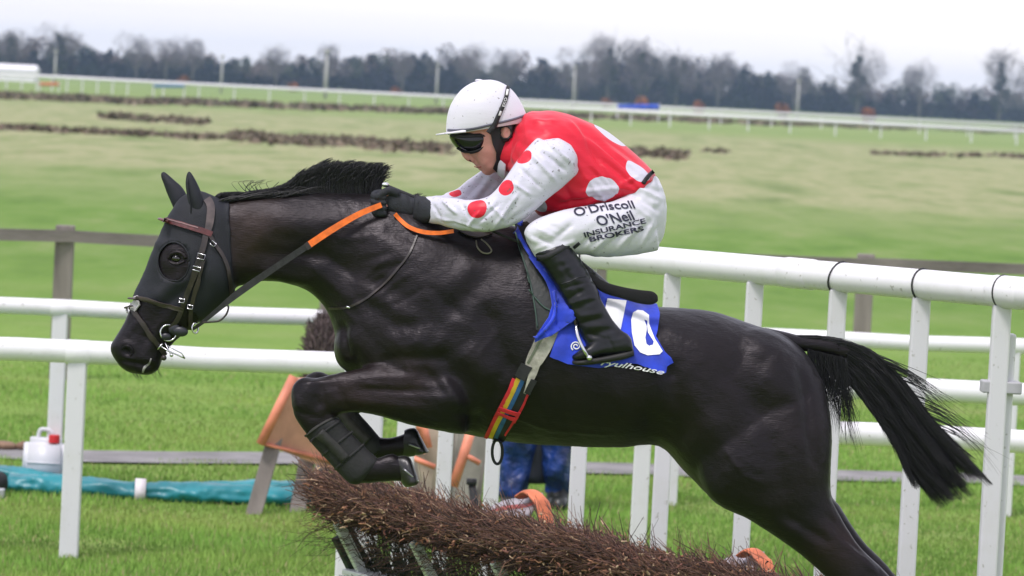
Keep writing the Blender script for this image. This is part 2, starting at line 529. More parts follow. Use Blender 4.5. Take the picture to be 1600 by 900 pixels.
def grass():
    n = 210000; nx = 90000
    py = np.concatenate([560 + 420 * RNG.random(n) ** .8, 560 + 900 * RNG.random(nx)])
    px = np.concatenate([-60 + 1720 * RNG.random(n), -900 + 3400 * RNG.random(nx)])
    # to ground
    r = fwd[None] + RT[None] * ((px - 800) / F)[:, None] + UP[None] * ((450 - py) / F)[:, None]
    p = ORG + r * (-CAM_H / r[:, 2])[:, None]
    # keep off the path
    pl = np.interp(px, [-900, 0, 500, 900, 1300, 1600, 1700], [657, 716, 725, 738, 750, 758, 762])
    pu = np.interp(px, [-900, 0, 500, 900, 1300, 1600, 1700], [638, 698, 707, 721, 734, 743, 747])
    keep = ~((py > pu + 1 + 2 * RNG.random(len(px))) & (py < pl + 1))
    p = p[keep]; n = len(p)
    cl = np.array([noise.noise((a * .9, b * .9, 0)) for a, b in p[:, :2]])
    cl2 = np.array([noise.noise((a * .3 + 9, b * .8, 4)) for a, b in p[:, :2]])
    h = (.018 + .026 * RNG.random(n)) * (1 + 1.0 * np.clip(cl, -.5, .8))
    a = RNG.random(n) * 2 * np.pi; wd = .004 + .004 * RNG.random(n)
    lean = (RNG.random((n, 2)) - .5) * .8 * h[:, None]
    V = np.empty((n, 3, 3))
    V[:, 0] = p + np.c_[np.cos(a) * wd, np.sin(a) * wd, np.full(n, -.012)]
    V[:, 1] = p - np.c_[np.cos(a) * wd, np.sin(a) * wd, np.full(n, .012)]
    V[:, 2] = p + np.c_[lean, h]
    base = np.array([.155, .275, .05]); t = RNG.random(n)[:, None]
    c = base * (.75 + .6 * t) + np.array([.10, .055, .03]) * np.clip(cl2 + .1, 0, 1)[:, None] * 1.2
    c *= (1 + .55 * np.clip(cl, -.6, .5))[:, None] * np.array([1, 1, 1])
    dry = RNG.random(n) < .07; c[dry] = np.array([.36, .33, .16])
    c = np.repeat(c[:, None, :], 3, axis=1)
    F3 = np.arange(n * 3).reshape(n, 3)
    fast_mesh('grass', V.reshape(-1, 3), F3, 3, vc_mat('grass_blade', .7, .25), c.reshape(-1, 3), None,
              'short green grass blades covering the turf by the track', 'grass', 'stuff')
grass()

# ---- rough dark vegetation in strips across the pasture
def rough_strips():
    Vs = []; Cs = []
    strips = [  # px0,px1, py at px0, py at px1, half height px, count, height m
        (-40, 1640, 152, 208, 1.8, 12000, .5), (-40, 700, 199, 232, 2.2, 4500, .20), (360, 700, 214, 234, 5, 4200, .24), (985, 1075, 238, 246, 4, 1300, .26),
        (150, 330, 183, 193, 2.5, 900, .3), (1095, 1140, 236, 238, 2.5, 250, .2), (1365, 1600, 241, 245, 1.8, 900, .2),]
    for x0, x1, y0, y1, hh, cnt, hm in strips:
        px = x0 + (x1 - x0) * RNG.random(cnt)
        py = y0 + (y1 - y0) * (px - x0) / (x1 - x0) + hh * RNG.normal(size=cnt) * .6
        py += np.array([3 * noise.noise((x * .012, y0, 0)) for x in px])
        dens = np.array([noise.noise((x * .03, y0, 7)) for x in px]); kp = RNG.random(cnt) < np.clip(.55 + 1.6 * dens, .12, 1)
        if x1 - x0 < 200: kp &= RNG.random(cnt) < np.clip(np.minimum(px - x0, x1 - px) / 18, .05, 1)
        px = px[kp]; py = py[kp]; cnt = len(px)
        r = fwd[None] + RT[None] * ((px - 800) / F)[:, None] + UP[None] * ((450 - py) / F)[:, None]
        p = ORG + r * (-CAM_H / r[:, 2])[:, None]
        h = hm * (.35 + .8 * RNG.random(cnt)); wd = h * (.5 + .6 * RNG.random(cnt))
        a = RNG.random(cnt) * 6.28
        V = np.empty((cnt, 3, 3))
        V[:, 0] = p + np.c_[wd, RNG.normal(size=cnt) * .3, np.full(cnt, -.02)]; V[:, 1] = p - np.c_[wd, RNG.normal(size=cnt) * .3, np.full(cnt, .02)]
        V[:, 2] = p + np.c_[RNG.normal(size=(cnt, 2)) * .2, h]
        c = np.array([.125, .115, .075]) * (.5 + 1.0 * RNG.random(cnt))[:, None] + np.array([.05, .015, .02]) * RNG.random(cnt)[:, None]
        Vs.append(V.reshape(-1, 3)); Cs.append(np.repeat(c, 3, axis=0))
    V = np.concatenate(Vs); C = np.concatenate(Cs)
    fast_mesh('rough_grass', V, np.arange(len(V)).reshape(-1, 3), 3, vc_mat('rough_grass', .9, .1), C, None,
              'dark rough heather and sedge in strips across the pasture', 'rough grass', 'stuff')
rough_strips()

# ---- materials of the white rails
def plastic_white(name, col=(.76, .75, .77), dirt=.5):
    m, nt, b = newmat(name)
    tc = node(nt, 'ShaderNodeTexCoord')
    n = node(nt, 'ShaderNodeTexNoise'); n.inputs['Scale'].default_value = 5; n.inputs['Detail'].default_value = 7; n.inputs['Roughness'].default_value = .7
    nt.links.new(tc.outputs['Object'], n.inputs['Vector'])
    r = node(nt, 'ShaderNodeValToRGB'); r.color_ramp.elements[0].position = .5; r.color_ramp.elements[0].color = (0, 0, 0, 1)
    r.color_ramp.elements[1].position = .85; r.color_ramp.elements[1].color = (dirt, dirt, dirt, 1)
    nm = node(nt, 'ShaderNodeTexNoise'); nm.inputs['Scale'].default_value = 38; nm.inputs['Detail'].default_value = 3
    nt.links.new(tc.outputs['Object'], nm.inputs['Vector'])
    rm = node(nt, 'ShaderNodeMapRange'); rm.inputs[1].default_value = .66; rm.inputs[2].default_value = .72; rm.inputs[4].default_value = .55; nt.links.new(nm.outputs[0], rm.inputs[0])
    nt.links.new(n.outputs[0], r.inputs[0])
    nt.links.new(mixc(nt, rm.outputs[0], mixc(nt, r.outputs[0], col, (.50, .50, .44)), (.20, .19, .13)), b.inputs['Base Color'])
    b.inputs['Roughness'].default_value = .38
    return m
M_RAIL = plastic_white('white_plastic'); M_POST = plastic_white('white_post_paint', (.64, .635, .66), .5)
M_TIE = mat('black_tie', (.02, .02, .022), .5)
M_METAL = mat('galvanised', (.45, .46, .48), .4, .1, 12, metal=.7)
M_WOOD = mat('weathered_wood', (.27, .24, .215), .85, .3, 5, bump=.6, bscale=30, stretch=(1, 1, .15), col2=(.12, .105, .09))
M_WOODH = mat('weathered_rail', (.25, .22, .20), .85, .3, 3, bump=.6, bscale=30, stretch=(.2, 1, 1), col2=(.115, .10, .09))

def rail_fence(name, label, a, b, hr, rr, posts, group=None, extra=None, pw=.1, flat=1.0):
    """a, b: (px, view distance) of the ends; posts: pixel columns where a post meets the rail"""
    A, B = GD(a[0], a[1], hr), GD(b[0], b[1], hr)
    mid = (A + B) / 2
    t = thing(name, (mid[0], mid[1], 0), label, 'fence', group)
    L = np.linalg.norm(B - A); n = max(4, int(L / .5))
    mb = MB()
    mb.tube([A + (B - A) * i / n + np.array([0, 0, -.006 * math.sin(i * 1.9)]) for i in range(n + 1)], rr, 20, flat=flat)
    o = mb.obj('rail', M_RAIL, t)
    autosmooth(o, 40)
    jn = MB()
    for px in posts:
        s = (px - a[0]) / (b[0] - a[0])
        # interpolate in world so that the column matches
        lo, hi = -.5, 1.5
        for _ in range(40):
            s = (lo + hi) / 2; q = A + (B - A) * s
            if to_px(q)[0] < px: lo = s
            else: hi = s
        q = A + (B - A) * s
        pb = MB(); pb.bar((q[0], q[1], -.3), (q[0], q[1], hr - rr * .6), pw, pw * .8, upv=(0, 1, 0))
        po = pb.obj('post', M_POST, t, smooth=False); bevel(po, .008)
        bd = (B - A) / L
        jn2 = MB(); jn2.tube([q - bd * .07, q - bd * .06, q + bd * .06, q + bd * .07], [rr * 1.0, rr * 1.08, rr * 1.08, rr * 1.0], 20)
        c = jn2.obj('joint_collar', M_RAIL, t); autosmooth(c, 40)
    return t
rail_fence('running_rail', 'farther white plastic running rail standing beyond the near rail, in front of the gravel path', (-260, 27.0), (1760, 28.7), 1.18, .055,
           [95, 560, 1060, 1583])
rail_fence('running_rail', 'white plastic running rail with a square post left of the horse muzzle', (-260, 23.2), (1720, 23.9), 1.17, .066,
           [122, 640, 1690], pw=.105)
rail_fence('running_rail', 'short lowest white rail behind the black tail', (985, 20.2), (1760, 20.6), 1.17, .058,
           [1006, 1725], pw=.082)

# ---- big sloping wing rail on the right
def wing():
    A, B = GD(664, 19.6, 2.05), GD(1700, 15.75, 2.10)
    t = thing('hurdle_wing', ((A + B)[0] / 2, (A + B)[1] / 2, 0), 'tall white wing with thick sloping top rail and slender posts behind the jockey', 'fence')
    n = 16; mb = MB()
    mb.tube([A + (B - A) * i / n for i in range(n + 1)], .061, 24)
    autosmooth(mb.obj('top_rail', M_RAIL, t), 40)
    d = (B - A) / np.linalg.norm(B - A)
    def onrail(px):
        lo, hi = 0., 1.
        for _ in range(40):
            s = (lo + hi) / 2
            if to_px(A + (B - A) * s)[0] < px: lo = s
            else: hi = s
        return A + (B - A) * s
    for i, px in enumerate([712, 787, 921, 1052, 1181, 1311, 1441, 1567]):
        q = onrail(px)
        pb = MB(); pb.bar((q[0], q[1] + .0, -.3), (q[0], q[1], q[2] - .05), .072, .065, upv=(0, 1, 0))
        bevel(pb.obj('post', M_POST, t, smooth=False), .008)
        if px in (921, 1311, 1441, 1567):
            tb = MB(); ring = []
            for k in range(20):
                a = 2 * math.pi * k / 20
                ring.append(q + .0645 * (math.cos(a) * np.array([0, 0, 1]) + math.sin(a) * np.cross(d, (0, 0, 1))) + d * (.012 * math.sin(a * 1.0) + (.02 if px == 1311 else 0) * math.cos(a)))
            tb.tube(ring, .004, 6, closed=True); tb.obj('tie', M_TIE, t)
    for px in (1250, 1578):
        q = onrail(px); jb_ = MB(); jb_.tube([q - d * .09, q - d * .085, q + d * .085, q + d * .09], [.0612, .0645, .0645, .0612], 24); autosmooth(jb_.obj('joint_collar', M_RAIL, t), 40)
    # extra stake tied to the last post
    q = onrail(1567)
    x, y, _ = to_px(q)
    s = G(1530, 503, 1.98); q2 = GD(1530, 16.3, 0)
    pb = MB(); pb.bar((q2[0], q2[1], -.3), (q2[0], q2[1], 1.93), .068, .06, upv=(0, 1, 0)); bevel(pb.obj('post', M_POST, t, smooth=False), .008)
    q3 = (q + np.array([q2[0], q2[1], 0])) / 2; z = G(1550, 553, 0)
    hz = 1.72
    m2 = MB(); m2.box((q3[0], (q[1] + q2[1]) / 2, hz), (.078, 0, 0), (0, .05, 0), (0, 0, .024)); bevel(m2.obj('clamp', mat('grey_tape', (.42, .42, .44), .6), t, smooth=False), .006)
wing()
# thick end post of the far wing
def end_post():
    q = GD(546, 18.9, 0)
    pb = MB(); pb.bar((q[0], q[1], -.3), (q[0], q[1], 1.55), .185, .1, upv=(0, 1, 0))
    o = pb.obj('wing_post', M_POST, None, smooth=False); bevel(o, .012)
    tag(o, 'thick white post behind the front hooves at the far end of the hurdle', 'post')
end_post()

# ---- wooden post and rail fence in the field
def wood_fence():
    d0, d1 = 35.6, 41.0
    A, B = GD(-300, d0, 1.317), GD(1900, d1, 1.317)
    t = thing('wooden_fence', (0, 37, 0), 'weathered grey wooden post and rail fence across the middle field', 'fence')
    def at(px):
        lo, hi = 0., 1.
        for _ in range(40):
            s = (lo + hi) / 2
            if to_px(A + (B - A) * s)[0] < px: lo = s
            else: hi = s
        return A + (B - A) * s
    cols = [-315 + 417 * i for i in range(6)]
    P0 = None
    for c in cols:
        q = at(min(max(c, -299), 1899))
        mb = MB(); mb.bar((q[0], q[1], -.2), (q[0], q[1], 1.37), .165, .12, upv=(0, 1, 0)); bevel(mb.obj('post', M_WOOD, t, smooth=False), .012)
        if P0 is not None:
            r = MB(); n = 10; sag = .03 * random.random()
            a, b = P0 + np.array([0, -.09, -.04 + .02 * random.random()]), q + np.array([0, -.09, -.04])
            for i in range(n):
                u, v = i / n, (i + 1) / n
                r.bar(a + (b - a) * u - np.array([0, 0, sag * math.sin(math.pi * u)]), a + (b - a) * v - np.array([0, 0, sag * math.sin(math.pi * v)]), .04, .105)
            r.obj('rail', M_WOODH, t, smooth=False)
        P0 = q
wood_fence()

# ---- far white rails of the track: beyond the pasture
def far_rail(name, label, pts, hr, rr, nposts, base_h=0.0):
    Q = [GD(px, d, hr + base_h) for px, d in pts]
    t = thing(name, (Q[0][0], Q[0][1], 0), label, 'fence')
    mb = MB(); mb.tube(Q, rr, 8); mb.obj('rail', M_RAIL, t)
    segs = []
    tot = len(Q) - 1
    pb = MB()
    for i in range(nposts):
        s = i / (nposts - 1) * tot; k = min(int(s), tot - 1); f = s - k
        q = Q[k] + (Q[k + 1] - Q[k]) * f
        m1 = MB(); m1.bar((q[0], q[1], 0), (q[0], q[1], hr + base_h), .12, .1, upv=(0, 1, 0)); m1.obj('post', M_POST, t, smooth=False)
    return t
far_rail('far_running_rail', 'distant white running rail crossing the whole view below the dark trees', [(-60, 400), (200, 400), (800, 410), (1660, 440)], 1.4, .15, 34)
far_rail('far_running_rail', 'second distant white rail just below the farthest one, right of the jockey', [(800, 345), (1200, 350), (1660, 350)], 1.2, .16, 14)
def far_wall():
    pass
# tents, poles, banner at the far side of the course
M_CREAM = mat('pale_pole', (.42, .42, .40), .7)
for i, (px, top, bot, lab) in enumerate([(85, 80, 112, 'pale tall pole leftmost before the dark trees'), (345, 88, 128, 'pale pole before the trees over the two horse ears'),
        (508, 80, 148, 'thickest pale pole before the trees left of the helmet'), (681, 100, 158, 'pale pole before the trees just left of the helmet'),
        (895, 104, 165, 'slim pale pole before the trees right of the helmet'), (1245, 126, 182, 'pale pole before the trees above the right wing rail')]):
    d = 520.0; r = (2.4 if px == 508 else 1.7) * d / F
    b = GD(px, d, 0); x, y, _ = to_px(b)
    h = (y - top) * d / F
    t = thing('pole', (b[0], b[1], 0), lab, 'pole', None)
    mb = MB(); mb.tube([b, b + np.array([0, 0, h * .5]), b + np.array([0, 0, h])], [r * 1.1, r, r * .8], 10); mb.obj('shaft', M_CREAM, t)
    mb = MB(); mb.box(b + np.array([0, 0, h]), (r * 1.7, 0, 0), (0, r * 1.7, 0), (0, 0, r * 1.1)); mb.obj('pole_head', M_CREAM, t)

M_BLUEB = mat('blue_banner', (.03, .09, .55), .5, .2, 1.5)
def banner(px0, px1, py0, py1, d, m, name, label, cat):
    """fabric sheet between short posts"""
    c = [P(px0, py0, d), P(px1, py0, d), P(px1, py1, d), P(px0, py1, d)]
    g = (c[2] + c[3]) / 2
    t = thing(name, (g[0], g[1], 0), label, cat)
    mb = MB(); n = 12
    for i in range(n):
        u, v = i / n, (i + 1) / n
        a, b = c[0] + (c[1] - c[0]) * u, c[0] + (c[1] - c[0]) * v
        e, f = c[3] + (c[2] - c[3]) * u, c[3] + (c[2] - c[3]) * v
        o1 = np.array([0, .15 * math.sin(i * 2.1), 0]); o2 = np.array([0, .15 * math.sin((i + 1) * 2.1), 0])
        mb.add([a + o1, b + o2, f + o2, e + o1, a + o1 + [0, .06, 0], b + o2 + [0, .06, 0], f + o2 + [0, .06, 0], e + o1 + [0, .06, 0]],
               [(0, 3, 2, 1), (4, 5, 6, 7), (0, 1, 5, 4), (3, 7, 6, 2), (0, 4, 7, 3), (1, 2, 6, 5)])
    mb.obj('sheet', m, t)
    for q in (c[0], c[1]):
        k = MB(); k.bar((q[0], q[1] + .12, 0), (q[0], q[1] + .12, q[2] + .1), .12, .12, upv=(0, 1, 0)); k.obj('stake', M_POST, t, smooth=False)
banner(965, 1030, 163, 172, 405, M_BLUEB, 'banner', 'blue and white banner hung on the far rail right of the jockey', 'banner')
banner(240, 288, 132, 137, 395, mat('blue_boards', (.12, .24, .42), .6), 'hoarding', 'small dull blue hoarding on the far rail above the horse ears', 'hoarding')
banner(62, 92, 129, 134, 395, mat('orange_boards', (.65, .20, .08), .6), 'hoarding', 'small orange hoarding on the far rail at the far left', 'hoarding')
# white marquee at the left edge
def marquee():
    d = 560.0; b = GD(18, d, 0); w_, dp, h = 3.4, 2.5, 1.5
    t = thing('marquee', (b[0], b[1], 0), 'long low white tent at the left end of the far trees', 'tent')
    mb = MB(); mb.box(b + np.array([0, 0, h / 2]), (w_, 0, 0), (0, dp, 0), (0, 0, h / 2)); mb.obj('wall', M_RAIL, t, smooth=False)
    mb = MB(); x, y, z = b[0], b[1], h
    V = [(x - w_ - .2, y - dp - .2, z + .01), (x + w_ + .2, y - dp - .2, z + .01), (x + w_ + .2, y + dp + .2, z + .01), (x - w_ - .2, y + dp + .2, z + .01), (x - w_, y, z + .8), (x + w_, y, z + .8)]
    mb.add(V, [(0, 1, 5, 4), (2, 3, 4, 5), (0, 4, 3), (1, 2, 5), (0, 3, 2, 1)]); mb.obj('roof', M_RAIL, t, smooth=False)
marquee()

# ---- trees
M_BARK = mat('bark', (.14, .125, .11), .9, .3, 2)
def leaf_cloud(name, centres, radii, count, size, cols, parent=None, **kw):
    """many small leaf-clump faces spread through ellipsoids"""
    centres = np.asarray(centres, float); radii = np.asarray(radii, float)
    wts = np.prod(radii, axis=1) ** .7; wts /= wts.sum()
    k = RNG.choice(len(centres), count, p=wts)
    d = RNG.normal(size=(count, 3)); d /= np.linalg.norm(d, axis=1)[:, None]
    rad = RNG.random(count) ** .45
    p = centres[k] + d * radii[k] * rad[:, None]
    p[:, 2] = np.maximum(p[:, 2], .1)
    a = RNG.normal(size=(count, 3)); a /= np.linalg.norm(a, axis=1)[:, None]
    b = np.cross(a, RNG.normal(size=(count, 3))); b /= np.linalg.norm(b, axis=1)[:, None]
    s = size * (.5 + RNG.random(count))[:, None]
    V = np.stack([p - a * s, p + b * s * .8, p + a * s, p - b * s * .8], axis=1)
    ck = RNG.integers(0, len(cols), len(centres))
    c = np.asarray(cols)[ck[k]] * (.6 + .8 * RNG.random(count))[:, None]
    c = np.repeat(c, 4, axis=0)
    return fast_mesh(name, V.reshape(-1, 3), np.arange(count * 4).reshape(-1, 4), 4, M_LEAF, c, parent, **kw)
M_LEAF = vc_mat('leaf_clumps', .8, .2)
TD = 950.0     # distance of the belt of trees
def tree_base_d(px): return float(np.interp(px, [-100, 400, 900, 1700], [880, 900, 960, 1120]))
def tree_h(px):   # height of the dense dark belt in px above its foot
    return float(np.interp(px, [-60, 0, 60, 120, 200, 300, 420, 500, 600, 700, 760, 860, 930, 1000, 1100, 1200, 1300, 1400, 1500, 1600, 1700],
                               [58, 56, 50, 44, 40, 38, 38, 47, 57, 60, 52, 60, 70, 78, 66, 60, 48, 44, 44, 50, 56]))
def belt():
    cs = []; rs = []
    px = -1100
    while px < 2700:
        d = tree_base_d(px) + 25 * random.random(); s = d / F
        h = tree_h(px) * s * (.78 + .42 * random.random())
        b = GD(px, d, 0)
        wdt = (10 + 9 * random.random()) * s
        for q in range(3):
            cs.append((b[0] + random.uniform(-1, 1) * wdt, b[1] + random.uniform(-4, 8), h * (.28 + .22 * q))); rs.append((wdt * (1.15 - .22 * q), 4, h * (.30 - .03 * q)))
        cs.append((b[0], b[1], h * .2)); rs.append((wdt * 2.6, 3, h * .26))
        px += 7 + 6 * random.random()
    leaf_cloud('wood_belt', cs, rs, 120000, .55, [(.008, .013, .016), (.012, .018, .018), (.012, .015, .022), (.024, .021, .022), (.009, .017, .014)], None,
               label='dense dark evergreen belt of trees closing the view along the horizon', cat='wood', kind='stuff')
belt()
def thicket():
    cs = []; rs = []; px = -1100
    while px < 2700:
        d = tree_base_d(px) + 8; s = d / F; b = GD(px, d, 0)
        h = tree_h(px) * s * random.uniform(.8, 1.32)
        cs.append((b[0], b[1], h * .72)); rs.append((random.uniform(12, 24) * s, 3, h * .36))
        px += random.uniform(12, 26)
    leaf_cloud('bare_thicket', cs, rs, 56000, .30, [(.13, .115, .115), (.10, .10, .085), (.15, .12, .11), (.07, .085, .06)], None,
               label='bare brown thicket of twigs fringing the dark belt of trees', cat='thicket', kind='stuff')
thicket()
def bare_tree(px, top, spread, label, ivy=False, seed=0):
    """bare winter tree: trunk, limbs and a lace of twigs"""
    rnd = random.Random(seed)
    d = tree_base_d(px) - 12; s = d / F
    b = GD(px, d, 0); x, yb, _ = to_px(b)
    h = (yb - top) * s; R = spread * 1.45 * s
    t = thing('bare_tree', (b[0], b[1], 0), label, 'tree', None)
    tr = MB(); tw = []
    tr.tube([b, b + np.array([.1 * h * .1, 0, h * .3]), b + np.array([0, 0, h * .55])], [h * .03, h * .024, h * .016], 7)
    cc = b + np.array([0, 0, h * .60]); rad3 = np.array([R, R * .5, h * .42])
    for k in range(16):
        f = rnd.uniform(.18, .5); p0 = b + np.array([0, 0, h * f])
        dv = np.array([rnd.gauss(0, 1), rnd.gauss(0, 1), rnd.gauss(.5, .8)]); dv /= np.linalg.norm(dv)
        e = cc + rad3 * dv * rnd.uniform(.7, 1.0)
        if e[2] < p0[2] + .1 * h: e[2] = p0[2] + .1 * h
        m_ = (p0 + e) / 2 + np.array([0, 0, -.04 * h]) + np.array([rnd.gauss(0, .03) * h for _ in range(3)])
        r0 = h * .010 * (1.1 - f)
        tr.tube([p0, m_, e], [r0, r0 * .7, r0 * .3], 5)
        for _ in range(4):
            u = rnd.uniform(.3, .95); q0 = m_ * (1 - u) + e * u
            q1 = q0 + np.array([rnd.gauss(0, .10), rnd.gauss(0, .06), rnd.gauss(.07, .07)]) * h
            tr.tube([q0, q1], [r0 * .4, r0 * .2], 4)
    tr.obj('trunk', M_BARK, t)
    # twigs
    n = 1700; dd = RNG.normal(size=(n, 3)); dd /= np.linalg.norm(dd, axis=1)[:, None]
    lump = 1 + .28 * np.array([noise.noise((a_ * 2.2 + seed, b_ * 2.2, c_ * 2.2)) for a_, b_, c_ in dd])
    nl = 6; lob = np.array([[rnd.uniform(-.62, .62), rnd.uniform(-.4, .4), rnd.uniform(-.55, .5)] for _ in range(nl)]); lsz = np.array([rnd.uniform(.35, .62) for _ in range(nl)])
    kk = RNG.integers(0, nl, n)
    cen = cc + rad3 * (lob[kk] + dd * (lsz[kk] * (.3 + .7 * RNG.random(n) ** .6) * lump)[:, None])
    dv = dd * .8 + RNG.normal(size=(n, 3)) * .5 + [0, 0, .3]; dv /= np.linalg.norm(dv, axis=1)[:, None]
    L = h * .075 * (.4 + RNG.random(n))[:, None]
    q = cen + dv * L; sd_ = np.cross(dv, [0, 1, 0]); sd_ /= np.linalg.norm(sd_, axis=1)[:, None] + 1e-9
    wdt = .034
    V = np.stack([cen - sd_ * wdt, cen + sd_ * wdt, q], axis=1).reshape(-1, 3)
    fast_mesh('crown', V, np.arange(n * 3).reshape(-1, 3), 3, M_LEAF, np.tile([.15, .13, .135], (n * 3, 1)), t)
    if ivy:
        cs = [(b[0] + rnd.gauss(0, .04) * h, b[1], h * f) for f in np.linspace(.2, .72, 7)]; rs = [(h * .09 * (1.2 - f), .8, h * .09) for f in np.linspace(0, .7, 7)]
        leaf_cloud('ivy', cs, rs, 700, .4, [(.03, .04, .02), (.04, .05, .025)], t)
for i, (px, top, sp, lab, iv) in enumerate([
        (15, 44, 26, 'bare tree at the far left edge of the horizon', True), (92, 36, 30, 'wide bare tree standing above the belt near the left edge', True),
        (212, 52, 22, 'pale bare tree second group from the left above the belt', False), (258, 56, 20, 'slight bare tree above the belt over the far ear', False),
        (300, 58, 20, 'small bare tree above the belt over the near ear', False), (430, 66, 18, 'small thin bare tree above the belt over the mane', False),
        (505, 70, 14, 'thin bare tree behind the thick pale pole', False), (628, 74, 12, 'narrow tree top poking from the belt left of the helmet', False),
        (735, 68, 26, 'broad hazy bare tree rising directly above the helmet', False), (790, 76, 16, 'bare tree just right of the helmet top', False),
        (900, 66, 22, 'leaning open bare tree left of the tallest ivy clad tree', False), (948, 50, 24, 'tallest ivy clad tree of the horizon, right of the jockey back', True),
        (1000, 58, 24, 'dense tree beside the tallest ivy clad tree', True), (1055, 68, 24, 'rounded tree above the belt right of the tallest group', True),
        (1120, 84, 18, 'low rounded bare tree falling away right of the tallest group', False), (1240, 96, 22, 'thin bare tree left of the lone spreading tree', False),
        (1338, 62, 34, 'lone spreading bare tree with an ivy column, upper right', True), (1435, 90, 20, 'hazy bare tree right of the lone spreading tree', False),
        (1560, 72, 28, 'bare tree with ivy stem at the right edge', True), (1610, 92, 22, 'bare tree cut by the right edge of the view', False)]):
    bare_tree(px, top, sp, lab, iv, i * 7 + 3)
for i, (px, y, r, lab) in enumerate([(285, 121, 6, 'orange brown shrub at the foot of the trees over the near ear'), (456, 132, 5, 'orange brown shrub at the foot of the trees over the mane'),
        (617, 139, 5, 'orange brown shrub at the foot of the trees left of the helmet'), (945, 154, 5, 'russet shrub at the foot of the trees above the jockey shoulder'),
        (1000, 151, 7, 'russet shrub behind the blue banner'), (1090, 160, 6, 'russet shrub right of the blue banner'),
        (1219, 163, 8, 'russet shrub left of the right pale pole'), (1354, 168, 8, 'widest russet shrub under the lone spreading tree')]):
    d = 700.0; s = d / F; b = GD(px, d, 0)
    leaf_cloud('shrub', [b + np.array([0, 0, r * s * 1.2]), b + np.array([r * s * .6, 0, r * s])], [(r * s, r * s * .6, r * s * 1.4)] * 2, 260, .45, [(.30, .12, .05), (.22, .10, .05)], None,
               label=lab, cat='shrub')

# ---- the air
def haze():
    mb = MB(); mb.box((0, 1450, 14), (2900, 0, 0), (0, 1850, 0), (0, 0, 15))
    m = bpy.data.materials.new('air'); m.use_nodes = True; nt = m.node_tree; nt.nodes.clear()
    o_ = nt.nodes.new('ShaderNodeOutputMaterial'); v = nt.nodes.new('ShaderNodeVolumePrincipled')
    v.inputs['Color'].default_value = (.50, .66, 1.0, 1); v.inputs['Density'].default_value = HAZE; v.inputs['Anisotropy'].default_value = .2
    nt.links.new(v.outputs[0], o_.inputs['Volume'])
    o = mb.obj('haze', m, None, smooth=False); tag(o, 'thin grey haze over the course fading the far trees', 'haze', None, 'stuff')
HAZE = 0.00018
haze()
